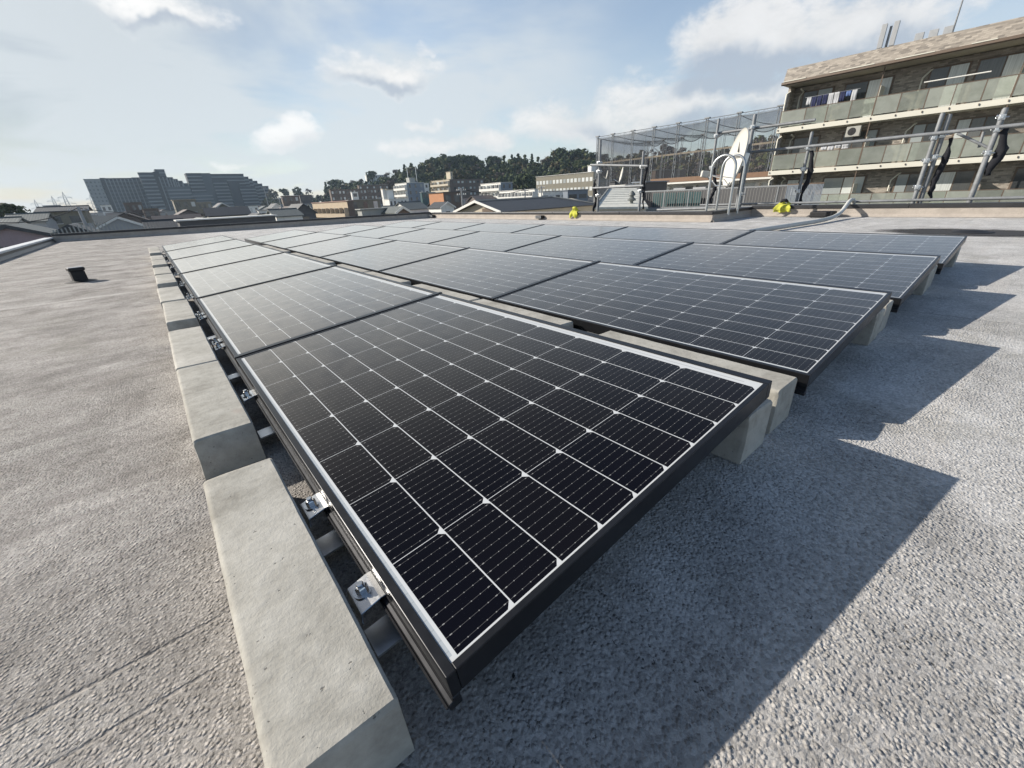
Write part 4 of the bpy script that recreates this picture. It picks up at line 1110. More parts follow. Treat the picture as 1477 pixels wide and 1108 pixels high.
def gable_house(label, xl, xr, ypk, yeave, D, ridge='y', depth=9, wall='white', roof=None, trim=None, over=0.45, name='house', cat='house', group=None, windows=2, hip=False, Y=None):
    D *= KD
    """ridge='y': gable faces the camera; ridge='x': the roof slope faces the camera"""
    mid = (xl + xr) / 2
    a = PD(mid, yeave, D); Yp = Y if Y is not None else a.y
    x0, x1 = PY(xl, yeave, Yp).x, PY(xr, yeave, Yp).x
    if x1 - x0 < 2: x1 = x0 + 2
    ze = PY(mid, yeave, Yp).z; zp = PY(mid, ypk, Yp).z if ridge == 'y' else PY(mid, ypk, Yp + depth / 2).z
    zp = max(zp, ze + 0.6)
    W_ = x1 - x0; t = thing(name, label, cat, (x0, Yp, 0), group)
    roof = roof or M_ROOFD; trim = trim or M_WHITE
    m = MB()
    if ridge == 'y':
        m.prism([(0.0, GROUND), (W_, GROUND), (W_, ze), (W_ / 2, zp - 0.08), (0, ze)], 0, depth)
        m.build('wall', WALLS[wall], t)
        sl = (zp - ze) / (W_ / 2)
        e = over
        for s, nm in ((0, 'roof'), (1, 'roof')):
            r = MB()
            if s == 0: prof = [(-e, ze - sl * e), (W_ / 2, zp), (W_ / 2, zp + 0.14), (-e, ze - sl * e + 0.14)]
            else: prof = [(W_ + e, ze - sl * e + 0.14), (W_ / 2 + 0.003, zp + 0.14), (W_ / 2 + 0.003, zp), (W_ + e, ze - sl * e)]
            r.prism(prof, -over, depth + over); r.build('roof', roof, t)
            tr = MB()
            if s == 0: prof = [(-e - .03, ze - sl * e - 0.14), (W_ / 2, zp - 0.14), (W_ / 2, zp + 0.16), (-e - .03, ze - sl * e + 0.16)]
            else: prof = [(W_ + e + .03, ze - sl * e + 0.16), (W_ / 2 + 0.003, zp + 0.16), (W_ / 2 + 0.003, zp - 0.14), (W_ + e + .03, ze - sl * e - 0.14)]
            tr.prism(prof, -over - 0.06, -over - 0.003); tr.build('barge_board', trim, t)
    else:
        m.box((0, 0, GROUND), (W_, depth, ze)); 
        m.build('wall', WALLS[wall], t)
        e = over; hx_ = depth * 0.5 if hip else 0
        r = MB()
        if hip:
            r.add([(-e, -e, ze), (W_ + e, -e, ze), (W_ + e - hx_, depth / 2, zp), (hx_ - e, depth / 2, zp), (-e, depth + e, ze), (W_ + e, depth + e, ze)],
                  [[0, 1, 2, 3], [1, 5, 2], [5, 4, 3, 2], [4, 0, 3], [0, 4, 5, 1]])
            r.build('roof', roof, t)
            q = MB(); q.tube([(hx_ - e, depth / 2, zp + .05), (W_ + e - hx_, depth / 2, zp + .05)], 0.12, 6); q.tube([(W_ + e - hx_, depth / 2, zp + .05), (W_ + e, -e, ze + .05)], 0.1, 6)
            q.tube([(hx_ - e, depth / 2, zp + .05), (-e, -e, ze + .05)], 0.1, 6); q.build('ridge', WALLS['cement'], t)
        else:
            r.prism([(-e, ze - 0.05), (depth / 2, zp), (depth + e, ze - 0.05), (depth + e, ze + 0.08), (depth / 2, zp + 0.14), (-e, ze + 0.08)], -e, W_ + e, axis='x')
            r.build('roof', roof, t)
            q = MB(); q.tube([(-e, depth / 2, zp + .16), (W_ + e, depth / 2, zp + .16)], 0.11, 6); q.build('ridge', roof, t)
            g = MB(); g.prism([(0.06, ze - 0.02), (depth - 0.06, ze - 0.02), (depth / 2, zp - 0.05)], 0.02, W_ - 0.02, axis='x'); g.build('gable_wall', WALLS[wall], t)
    for k in range(windows):
        x = W_ * (k + 0.5) / windows
        f = unit('window', M_WDARK, t, (x, -0.02, ze - 1.3), (min(1.6, W_ * 0.3), 0.08, 1.1))
        unit('window_frame', M_WHITE, t, (x, -0.03, ze - 1.9), (min(1.7, W_ * 0.32), 0.1, 0.07))
    t['z'] = zp
    return t
LD = [M_WDARK, M_WDARK, M_WCURT]; LL = [M_WLIT, M_WCURT, M_WLIT, M_WLIT]; LM = [M_WDARK, M_WCURT, M_WCURT, M_WDARK]

# right of centre, close by
c = PD(722, 305.5, 46.0)
yb_ = PX(655, 306, c.x).y; xr_ = PY(864, 303, c.y).x; ym = (c.y + yb_) / 2
zr = PX(685, 290.5, c.x).z; ze = c.z; Lx = xr_ - c.x; dy_ = yb_ - c.y
hs = thing('house', 'dark tiled house with white barge boards on its sunlit gable, just over the parapet', 'house', (c.x, c.y, 0))
m = MB(); m.prism([(0.25, GROUND), (dy_ - 0.25, GROUND), (dy_ - 0.25, ze), (dy_ / 2, zr - 0.25), (0.25, ze)], 0.5, Lx - 0.3, axis='x'); m.build('wall', WALLS['beige'], hs)
hipx = Lx - dy_ * 0.45
m = MB(); m.add([(0, 0, ze), (Lx, 0, ze), (hipx, dy_ / 2, zr), (0, dy_ / 2, zr), (0, dy_, ze), (Lx, dy_, ze)], [[0, 1, 2, 3], [1, 5, 2], [5, 4, 3, 2]])
o = m.build('roof', M_ROOFD, hs); s_ = o.modifiers.new('thick', 'SOLIDIFY'); s_.thickness = 0.1; s_.offset = -1
m = MB(); m.tube([(0, dy_ / 2, zr + .05), (hipx, dy_ / 2, zr + .05), (Lx, 0, ze + .05)], 0.09, 6); m.build('ridge', WALLS['cement'], hs)
for s_, (ya_, za_) in enumerate(((-0.12, ze - 0.06), (dy_ + 0.12, ze - 0.06))):
    m = MB(); m.add([(-0.10, ya_, za_ - .10), (-0.10, dy_ / 2, zr - .14), (-0.10, dy_ / 2, zr + .12), (-0.10, ya_, za_ + .14), (-0.03, ya_, za_ - .10), (-0.03, dy_ / 2, zr - .14), (-0.03, dy_ / 2, zr + .12), (-0.03, ya_, za_ + .14)],
                    [[0, 1, 2, 3], [7, 6, 5, 4], [0, 4, 5, 1], [3, 2, 6, 7], [0, 3, 7, 4], [1, 5, 6, 2]]); m.build('barge_board', M_WHITE, hs)
unit('gable_vent', M_BROWNP, hs, (0.48, dy_ * 0.32, ze + 0.12), (0.06, dy_ * 0.22, 0.42))
gable_house('little white gabled house beside the orange house', 636, 655, 292, 299, 40, 'y', 5, 'white', M_ROOFD, M_WHITE, 0.25, windows=1)
gable_house('white gabled house with grey tiles left of the orange house', 588, 618, 291.5, 302, 52, 'x', 9, 'white', M_ROOFG, M_WHITE, 0.3, windows=2)
box_building('house of orange brick wall with dark flat top', 618, 639, 664, 277, 44, 'orange', 'brown', 'darkgrey', None, (2, 0.6, LD), floors=2, name='house', cat='house', winh=1.6)
p0, p1, p2, p3 = PD(858, 299, 27.0), PD(935, 298, 27.6), PD(918, 271.5, 43), PD(879, 272, 42)
sh_ = thing('shed', 'shed with pale ribbed metal roof left of the grey balustrade', 'shed', (p0.x, p0.y, 0))
rel = [Vector((p.x - p0.x, p.y - p0.y, p.z)) for p in (p0, p1, p2, p3)]
m = MB(); m.add(rel + [v - Vector((0, 0, 0.12)) for v in rel], [[0, 1, 2, 3], [7, 6, 5, 4], [0, 4, 5, 1], [1, 5, 6, 2], [2, 6, 7, 3], [3, 7, 4, 0]])
for k in range(1, 9):
    f = k / 9; a_, b_ = rel[0].lerp(rel[3], f), rel[1].lerp(rel[2], f); m.tube([a_ + Vector((0, 0, .005)), b_ + Vector((0, 0, .0))], 0.02, 5)
m.build('roof', M_ROOFP, sh_)
ins = [v.lerp(sum(rel, Vector()) / 4, 0.06) for v in rel]
m = MB(); m.add([v - Vector((0, 0, 0.14)) for v in ins] + [Vector((v.x, v.y, GROUND)) for v in ins], [[0, 4, 5, 1], [1, 5, 6, 2], [2, 6, 7, 3], [3, 7, 4, 0]]); m.build('wall', M_WHITE, sh_)
m = MB(); m.tube([rel[0] + Vector((0, 0, .05)), rel[3] + Vector((0, 0, .05))], 0.06, 6); m.build('verge', WALLS['cement'], sh_)
box_building('small cream plant room standing beside the pale ribbed roof', 899, 901, 924, 266.5, 20, 'white', None, 'white', None, None, floors=0, name='plant_room', cat='plant room')
box_building('dark louvred cabinet with white sides behind the balustrade', 925, 931, 962, 261.5, 23, 'white', 'darkgrey', 'bluegrey', None, None, floors=0, name='cabinet', cat='cabinet')
p0 = PX(905, 283, 13.4)
t = thing('chimney_cowl', 'grey stacked chimney cowl in front of the cream plant room', 'cowl', (24.0, PX(911, 290, 24.0).y, 0))
m = MB(); zc = PX(911, 290, 24.0).z; m.lathe([(0.11, -6), (0.11, zc), (0.26, zc + .03), (0.27, zc + .10), (0.12, zc + .22), (0.12, zc + .28), (0.22, zc + .33), (0.2, zc + .42), (0.03, zc + .6)], 16); autosmooth(m.build('hood', paint('cowl_grey', (0.14, 0.15, 0.145), 0.5), t))

# long low neighbour with the brown fascia, its walkway balustrade
NX0 = 54.0
a, b = PX(950, 256, NX0), PX(1150, 249, NX0)
nb = thing('apartment_building', 'long low white building with brown fascia behind the ladder loops', 'building', (NX0, b.y, 0))
L_ = a.y - b.y; zt = (a.z + PX(1100, 251, NX0).z) / 2
m = MB(); m.box((0.0, 0, GROUND), (9, L_, zt - 0.725)); m.build('wall', M_WHITE, nb)
m = MB(); m.box((-1.4, -0.3, zt - 0.50), (9.4, L_ + 0.3, zt)); m.build('fascia', paint('brown_fascia', (0.20, 0.12, 0.075), 0.6), nb)
m = MB(); m.box((-1.36, -0.28, zt - 0.72), (9.3, L_ + 0.28, zt - 0.504)); m.build('eave', M_WHITE, nb)
for k in range(9):
    y = L_ * (k + 0.5) / 9
    unit('window', [M_WDARK, M_WCURT, M_WLIT][k % 3], nb, (-0.02, y, zt - 1.85), (0.08, L_ / 9 * 0.62, 1.6))
    unit('wall_pier', M_WHITE, nb, (-0.25, y + L_ / 18, zt - 1.95), (0.4, 0.35, 1.95))
for k, yy in enumerate((0.45, 0.62, 0.78)):
    unit('white_sheet', C_WHT, nb, (-0.75, L_ * yy, zt - 1.75), (0.05, 1.6, 1.1))
FXX = 28.0
a, b = PX(926, 277.3, FXX), PX(1178, 265, FXX)
fe = thing('balustrade', 'grey metal balustrade with close upright bars behind the dish and ladder loops', 'balustrade', (FXX, b.y, 0))
L_ = a.y - b.y; zt = (a.z + b.z) / 2; hb = 1.05
unit('top_rail', M_PIPE, fe, (0, L_ / 2, zt), (0.08, L_, 0.08)); unit('bottom_rail', M_PIPE, fe, (0, L_ / 2, zt - hb), (0.06, L_, 0.06))
nbar = 64
M_BALU = paint('weathered_rail', (0.20, 0.195, 0.185), 0.6, 0.2, 4)
for k in range(nbar): unit('baluster', M_BALU, fe, (0, L_ * (k + 0.5) / nbar, zt - hb / 2), (0.026, 0.026, hb - 0.08))
for k in range(7): unit('post', M_PIPE, fe, (0, 0.04 + (L_ - 0.08) * k / 6, zt - hb / 2 - 0.1), (0.07, 0.07, hb + 0.2))
wk = MB(); wk.box((FXX - 0.2, b.y - 0.3, zt - hb - 0.4), (FXX + 1.6, a.y + 0.2, zt - hb - 0.1)); wk.box((FXX + 1.45, b.y - 0.3, GROUND), (FXX + 1.6, a.y + 0.2, zt - hb - 0.4 - 0.01)); wk.box((FXX + 1.61, b.y + 1.9, GROUND), (FXX + 1.75, a.y + 0.2, zt - 0.06), 1)
tag(wk.build('walkway', [WALLS['cement'], WALLS['darkgrey']]), 'concrete access walkway carrying the grey metal balustrade', 'walkway')
pn = thing('privacy_screen', 'dark teal glass screens standing behind the balustrade left part', 'screen', (FXX + 1.1, a.y, 0))
for k in range(6): unit('panel', WALLS['teal'], pn, (0, -0.55 - k * 0.62, zt - 0.6), (0.04, 0.56, 0.9))
# blue slatted gate panels at the right end of the balustrade
b1 = PX(1136, 267, 27.4); b2 = PX(1189, 264.5, 27.4)
gt = thing('slat_screen', 'blue-grey slatted screen right of the bars under the flats balcony', 'screen', (27.4, b2.y, 0))
w = b1.y - b2.y
for k in range(2):
    f = unit('screen_frame', M_BROWNP, gt, (0, w * (0.25 + 0.5 * k), b2.z + 0.02), (0.06, w / 2, 0.06))
    for j in range(14): unit('slat', WALLS['bluegrey'], gt, (0, w * 0.5 * k + w * 0.5 * (j + 0.5) / 14, b2.z - 0.62), (0.03, w / 28 * 0.62, 1.2))

# middle distance, towards the hill
box_building('white three storey school block below the wooded hill, rows of bright windows', 773, 856, 862, 247.5, 75, 'olive', 'beige', 'white', (16, 0.66, LL), (1, 0.4, LD), sh=3.2, floors=3, parap=1.5, balc_left=False)  # olive wall colour holds the shade on the walls between the windows
box_building('stair tower of the white school, with blank cream wall', 848, 853, 863, 238.5, 77, 'white', None, 'white', None, None, floors=0, name='stair_tower', cat='building')
box_building('long two storey white wing with a ledge, left of the school', 720, 771, 776, 272.5, 66, 'white', None, 'white', (10, 0.7, LM), None, floors=2, balc_left=True, slab=M_WHITE)
box_building('white three storey flats with balconies below the trees', 693, 722, 739, 263, 80, 'white', 'bluegrey', 'white', (5, 0.7, LM), (2, 0.3, LD), floors=3, balc_left=True, slab=M_WHITE)
box_building('dark four storey block with rows of pale window ledges', 651, 652, 697, 258.5, 105, 'darkgrey', 'brown', 'darkgrey', None, (8, 0.5, [M_WDARK, M_WLIT, M_WCURT]), floors=4, winh=1.0)
box_building('beige four storey flats with balconies and roof tower', 622, 648, 652, 258.5, 104, 'beige', 'brown', 'beige', (4, 0.7, LD), None, floors=4, balc_left=True, slab=WALLS['beige'])
box_building('narrow beige stair head on top of the beige flats', 643, 649, 652, 247.5, 107, 'beige', None, 'beige', None, (1, .4, LD), floors=1, name='stair_tower', cat='building')
box_building('white flats with sloped top storey and round balconies', 569, 586, 611, 263.5, 92, 'white', 'bluegrey', 'white', (4, 0.6, LD), (3, 0.28, LD), floors=5, balc_left=True, slab=M_WHITE, sh=2.7)  # blue-grey end wall: shade of the side away from the sun, put in as colour
box_building('white stair wing right of the sloped flats', 609, 611, 618, 264, 99, 'white', None, 'white', None, (1, 0.4, LD), floors=2)
box_building('low cream building with chimneys left of the sloped flats', 554, 561, 587, 287, 70, 'white', None, 'white', None, (5, 0.45, LD), floors=1)
for k, (x, yt_, yb_, lab) in enumerate(((553, 273.5, 297, 'white thin chimney at the left of three'), (560, 274.5, 290, 'broad white chimney with a reddish side'), (564, 279, 290, 'short white chimney at the right of three'))):
    a = PD(x, yt_, 166)
    t = thing('chimney', lab, 'chimney', (a.x, a.y, 0), 'white chimneys')
    w = (0.7, 1.2, 0.6)[k]
    m = MB(); m.box((-w, -w, GROUND), (w, w, a.z)); m.build('shaft', M_WHITE, t)
    m = MB(); m.box((-w * 1.12, -w * 1.12, a.z + 0.003), (w * 1.12, w * 1.12, a.z + 0.25)); m.build('rim', WALLS['beige'], t)
box_building('teal green shed between the sloped flats and orange house', 606, 608, 628, 277.5, 84, 'teal', None, 'cement', None, (4, .5, LD), floors=1, name='shed', cat='shed')
box_building('olive flat roofed block right of the pink roofed flats', 500, 503, 548, 288.5, 52, 'olive', None, 'cement', None, (3, 0.4, LD), floors=2, winh=1.8)
box_building('two storey tan flats under a pink roof band, arched balconies', 449, 500, 504, 289.5, 50, 'tan', 'brown', 'pink', (8, 0.55, LD), None, floors=3, balc_left=True, slab=WALLS['tan'], parap=1.3)
box_building('long grey flat roof close behind the far parapet', 519, 521, 573, 301.5, 27, 'cement', None, 'cement', None, (2, 0.3, LD), floors=0)
gable_house('low house with dark side gable beside the long grey roof', 571, 588, 300, 306.5, 26, 'y', 6, 'brown', M_ROOFG, M_WHITE, 0.2, windows=0)
box_building('brown terraced flats on the slope with rows of small balconies', 474, 476, 548, 273.5, 108, 'brown', None, 'brown', None, (14, 0.45, [M_WLIT, M_WDARK, M_WCURT]), floors=4, winh=1.2)
box_building('cream white stair block in front of the brown terraced flats', 506, 507, 516, 277, 104, 'white', None, 'white', None, (1, 0.6, LD), floors=3, winh=1.6)
box_building('second row of terraced flats higher on the slope', 515, 517, 560, 267, 113, 'brown', None, 'cement', None, (9, 0.45, [M_WLIT, M_WDARK]), floors=2, winh=1.1)
box_building('pale long building on top of the hill beside the round pine', 526, 528, 559, 252.5, 172, 'white', None, 'white', None, (10, 0.6, LD), floors=2, sh=3.4)
box_building('blue-grey garage with two dark openings under the school', 817, 819, 848, 274, 46, 'bluegrey', None, 'bluegrey', None, (2, 0.75, [M_WDARK]), floors=1, name='garage', cat='garage', winh=0.9)
box_building('white garage with glass doors left of the blue-grey garage', 781, 783, 817, 276, 48, 'white', None, 'bluegrey', None, (4, 0.7, [M_WDARK, M_WCURT]), floors=1, winh=0.9)
box_building('grey box house with two dark windows left behind the scaffold', 862, 864, 885, 258, 52, 'cement', None, 'cement', None, (2, 0.6, LD), floors=1)
box_building('dark grey shed roof seen between the two left scaffold poles', 885, 887, 902, 262, 50, 'darkgrey', None, 'darkgrey', None, None, floors=0, name='shed', cat='shed')
box_building('ochre terrace wall seen through the net cage', 944, 946, 990, 245, 60, 'brown', None, 'cement', None, None, floors=0, name='terrace_wall', cat='wall')
for k, (px, py, s, lab) in enumerate(((896, 253, 0.75, 'small white dish on a roof, seen through the scaffold frame'), (875.5, 252, 0.4, 'tiny white dish left of the other rooftop dish'), (914, 261, 0.45, 'tiny white dish just left of the wrapped scaffold pole'))):
    p = PD(px, py, 92); s *= 2.0
    t = thing('satellite_dish', lab, 'satellite dish', p)
    Mq = Vector((-0.66, 0.72, 0.2)).to_track_quat('Z', 'Y'); t.rotation_mode = 'QUATERNION'; t.rotation_quaternion = Mq
    m = MB(); m.lathe([(0.01, -0.16 * s), (0.5 * s, -0.12 * s), (0.85 * s, -0.03 * s), (s, 0.03 * s), (0.98 * s, 0.0), (0.5 * s, -0.15 * s)], 18)
    autosmooth(m.build('reflector', M_DISH, t, True))
    m = MB(); m.tube([(0, -s * 0.9, 0), (0, -s * .6, s * 0.8)], 0.04 * s, 6); m.build('feed_arm', M_GALV, t)
    m = MB(); q = Mq.inverted(); m.tube([q @ Vector((0.1, -0.1, -0.05)), q @ Vector((0.1, -0.1, -6))], 0.05, 6); m.build('mast', M_PIPE, t)

# left of centre
gable_house('mauve walled house at the left edge with small white window', -40, 68, 326.5, 341, 24, 'y', 8, 'mauve', M_ROOFG, M_ROOFD, 0.25, windows=3)
gable_house('house with pale grey-green roof behind the mauve house', 6, 66, 310, 321, 40, 'x', 10, 'grey', M_ROOFG, None, 0.3, windows=1)
gable_house('second pale grey roof left of the brown gable', -30, 22, 318, 325, 34, 'x', 8, 'white', M_ROOFG, None, 0.3, windows=1)
gable_house('dark brown house under a wide dark roof line at left', 56, 122, 299.5, 305, 46, 'x', 9, 'olive', M_ROOFD, None, 0.6, windows=2)
gable_house('dark house with white slatted gable close to the left corner', 62, 150, 325.5, 343, 26, 'y', 7, 'darkgrey', M_ROOFD, M_ROOFD, 0.4, windows=0)
t = thing('slat_railing', 'row of white upright slats on the dark gabled house', 'railing', PD(76, 341, 57))
for k in range(26): unit('slat', WALLS['cement'], t, (0.2 + k * 0.28, 0.0, -0.1 + 0.55 * (1 - abs(k - 10) / 16)), (0.10, 0.08, 0.6 + 0.5 * (1 - abs(k - 10) / 16)))
unit('rail', WALLS['cement'], t, (3.75, 0.06, -0.15), (7.5, 0.08, 0.12))
gable_house('pale grey gabled house with black drainpipe left of centre', 141, 206, 314, 327, 38, 'y', 8, 'grey', M_ROOFG, M_WHITE, 0.2, windows=2)
gable_house('low dark roof just behind the far parapet at left', 213, 268, 319, 331, 31, 'x', 6, 'grey', M_ROOFD, M_WHITE, 0.3, windows=0)
box_building('brown block of flats before the first tower', 176, 177, 204, 292.5, 75, 'brown', None, 'brown', None, (3, 0.5, LD), floors=4)
box_building('narrower brown flats right of the brown block', 204, 205, 228, 301, 68, 'brown', None, 'olive', None, (2, 0.5, LD), floors=3)
box_building('white block with grey roof at the foot of the first tower', 143, 144, 160, 296, 110, 'white', None, 'cement', None, (2, 0.5, LD), floors=3)
box_building('grey flats at the far left under the pylons', 60, 61, 87, 296.5, 130, 'grey', None, 'grey', None, (5, 0.5, LD), floors=2)
box_building('tan flats with a yellow edge before the second tower', 247, 249, 282, 288.5, 78, 'olive', None, 'tan', None, (3, 0.5, LD), floors=4)
box_building('grey brown flats stepping down right of the tan flats', 282, 283, 304, 291.5, 84, 'olive', None, 'cement', None, (3, 0.5, LD), floors=3)
gable_house('house with a bright slanting roof edge below the right tower', 305, 341, 293, 304, 62, 'y', 8, 'olive', M_ROOFD, M_WHITE, 0.4, windows=2)
box_building('white low house with dark windows between the towers', 341, 343, 372, 297.5, 80, 'white', None, 'olive', None, (4, 0.4, LD), floors=2, name='house', cat='house')
box_building('small white wall block right of the slanting roof house', 371, 372, 386, 303, 58, 'white', None, 'cement', None, (1, 0.4, LD), floors=1, name='house', cat='house')
box_building('neighbouring flat roof with dark wall and bright white edge', 254, 257, 398, 317.5, 24, 'darkgrey', None, 'white', None, None, floors=0, name='flat_roof_building')
box_building('dark low block with white eave in front of the tree line', 404, 406, 431, 282.5, 95, 'brown', None, 'white', None, (3, 0.4, LD), floors=2)
box_building('dark low house right of the white eave block', 431, 432, 449, 281.5, 100, 'darkgrey', None, 'beige', None, (2, 0.4, LD), floors=2, name='house', cat='house')
gable_house('dark gabled house left of the pink roofed flats', 424, 455, 294.5, 307, 45, 'y', 9, 'darkgrey', M_ROOFD, M_ROOFD, 0.3, windows=1)
gable_house('low house with pale sheet roof beside the dark gable', 398, 436, 302.5, 312, 36, 'x', 7, 'white', M_ROOFG, M_WHITE, 0.3, windows=2)
gable_house('white house with bright end wall at the middle left', 392, 408, 294, 300, 70, 'y', 7, 'white', M_ROOFD, M_WHITE, 0.2, windows=1)
M_SHOP = WALLS['white']
# poles and wires
def util_pole(label, px, py_top, D, arms=2, r=0.15):
    D *= KD
    a = PD(px, py_top, D)
    t = thing('utility_pole', label, 'utility pole', (a.x, a.y, 0), 'utility poles in the streets')
    m = MB(); m.tube([(0, 0, GROUND), (0, 0, a.z)], [r * 1.3, r * 0.8], 8); m.build('pole', M_GREY, t)
    for k in range(arms):
        unit('crossarm', M_GREY, t, (0, 0, a.z - 0.4 - 0.7 * k), (1.9, 0.1, 0.1))
        for x in (-.85, -.45, .45, .85): unit('insulator', M_WHITE, t, (x, 0, a.z - 0.26 - 0.7 * k), (0.1, 0.1, 0.16))
    m = MB(); m.lathe([(0.22, a.z - 2.7), (0.24, a.z - 2.6), (0.24, a.z - 2.0), (0.2, a.z - 1.9)], 12, 0, Matrix.Translation((0.35, 0, 0))); m.build('transformer', M_GREY, t)
    return t, a
util_pole('utility pole rising beside the dark four storey block', 665, 271, 34)
util_pole('utility pole in front of the white long wing', 757, 272, 40)
util_pole('dark utility pole at the dark roof corner at left', 112, 298.5, 33, 1, 0.2)
util_pole('utility pole before the right tower', 380, 270, 105, 1)
util_pole('utility pole with sign left of the pink roofed flats', 402, 284, 60, 1)
util_pole('slim utility pole in front of the cream chimney building', 547, 284, 58, 1)
util_pole('utility pole near the low sheds right of centre', 781, 268, 42, 1)
for k, (p, q, lab) in enumerate(((PD(112, 300, 33 * KD), PD(-60, 316, 30 * KD), 'black overhead cable running left from the dark corner pole'), (PD(112, 300, 33 * KD), PD(262, 300, 60 * KD), 'black overhead cable running right over the white gabled house'),
                                 (PD(665, 272, 34 * KD), PD(757, 273, 40 * KD), 'overhead cable between the two poles in front of the white flats'))):
    m = MB(); m.tube(catw(p, q, 0.9), 0.05, 5); tag(m.build('cable', M_BLACK), lab, 'cable', 'overhead cables')
# mast on the sloped flats
a = PD(590.5, 246, 216)
t = thing('antenna_mast', 'grey mast tower with thin antennas on the sloped white flats', 'antenna mast', (a.x, a.y, 0))
m = MB(); m.box((-1.5, -1.5, 3.5), (1.5, 1.5, a.z - 3.0)); m.build('shaft', WALLS['cement'], t)
m = MB()
for s in (-1.2, 3.2): m.tube([(s, 0, 5.5), (s, 0, a.z + 1.5)], 0.13, 6)
m.tube([(-1.2, 0, a.z - 5), (3.2, 0, a.z - 5)], 0.2, 6); m.lathe([(0.9, a.z - 6), (1.1, a.z - 5.8), (1.0, a.z - 5.2)], 8, 0, Matrix.Translation((1.6, 0, 0))); m.build('rods', M_GALV, t)

# ------------------------------------------------------------------ far towers at left
M_T1 = paint('tower_pale', (0.18, 0.20, 0.21), 0.8, 0.06, 0.08); M_T2 = paint('tower_dark', (0.018, 0.026, 0.036), 0.8, 0.1, 0.1); M_T3 = paint('tower_mid', (0.06, 0.074, 0.088), 0.8, 0.08, 0.1)
TD = 540.0
def tower(label, segs, Y, floors_h=3.0, name='residential_tower'):
    """segs: list of (px0, px1, ytop, depth offset, wall, kind, bays)"""
    t = thing(name, label, 'tower', (0, Y, 0), 'far residential towers')
    nbox = 0
    for (p0, p1, yt, off, wall, kind, bays) in segs:
        yy = Y + off
        x0, x1 = PY(p0, yt, yy).x, PY(p1, yt, yy).x; zt = PY((p0 + p1) / 2, yt, yy).z
        m = MB(); m.box((x0, off, GROUND), (x1, off + 16, zt)); m.build('wall', wall, t)
        nf = int((zt + 4) / floors_h); w = x1 - x0
        if kind == 'bands':
            for k in range(nf): unit('balcony', M_T1, t, ((x0 + x1) / 2, off - 0.6, zt - 2.2 - k * floors_h), (w - 0.4, 1.1, 1.05))
        elif kind == 'grid':
            for b in range(bays + 1): unit('fin', M_T1, t, (x0 + w * b / bays, off - 0.7, (zt + GROUND) / 2), (0.7, 1.3, zt - GROUND - 0.6))
            for k in range(nf): unit('balcony', M_T3, t, ((x0 + x1) / 2, off - 0.45, zt - 2.2 - k * floors_h), (w - 0.4, 0.8, 1.1))
        elif kind == 'windows':
            for b in range(bays):
                for k in range(nf): unit('window', M_WDARK, t, (x0 + w * (b + 0.5) / bays, off - 0.03, zt - 2.0 - k * floors_h), (w / bays * 0.42, 0.1, 1.4))
        unit('parapet', wall, t, ((x0 + x1) / 2, off + 8, zt + 0.35), (w + 0.4, 16.4, 0.7))
    return t
tower('far wide tower block with a pale blank end, leftmost of the towers',
      [(120.5, 144, 259.5, 0.0, M_T1, 'windows', 4), (144, 151, 258, 3.0, M_T2, 'none', 0), (151, 190, 258.2, 0.6, M_T2, 'grid', 7), (190, 202, 257.2, 1.6, M_T2, 'grid', 2)], TD)
tower('far stepped tower with the tallest top in the middle of the towers',
      [(199, 221, 250, -8, M_T2, 'bands', 0), (221, 229, 249, -5, M_T2, 'none', 0), (223, 237, 245.5, -2, M_T3, 'bands', 0), (229, 240, 255, -9, M_T2, 'grid', 2), (240, 249, 257, -9, M_T2, 'grid', 2),
       (249, 256, 259.5, -9, M_T2, 'grid', 2), (256, 263, 262, -9, M_T2, 'grid', 1), (263, 271, 265.5, -9, M_T2, 'grid', 1), (240, 274, 270.5, -11, M_T3, 'bands', 0)], TD - 5)
tower('far dark tower with stepped right shoulder, rightmost of the towers',
      [(268, 290, 251, -12, M_T2, 'bands', 0), (290, 303, 251, -9, M_T3, 'none', 0), (303, 351, 252, -6, M_T2, 'bands', 0), (306, 327, 261, -10, M_T2, 'bands', 0), (329, 345, 263.5, -9, M_T2, 'none', 0), (345, 368, 270, -11, M_T2, 'bands', 0),
       (351, 358, 256, -6, M_T2, 'bands', 0), (358, 364, 259, -6, M_T2, 'bands', 0), (364, 371, 262, -6, M_T2, 'bands', 0), (371, 378, 266, -6, M_T2, 'bands', 0), (378, 387, 269.5, -6, M_T2, 'bands', 0), (274, 306, 279, -14, M_T3, 'bands', 0)], TD - 2)
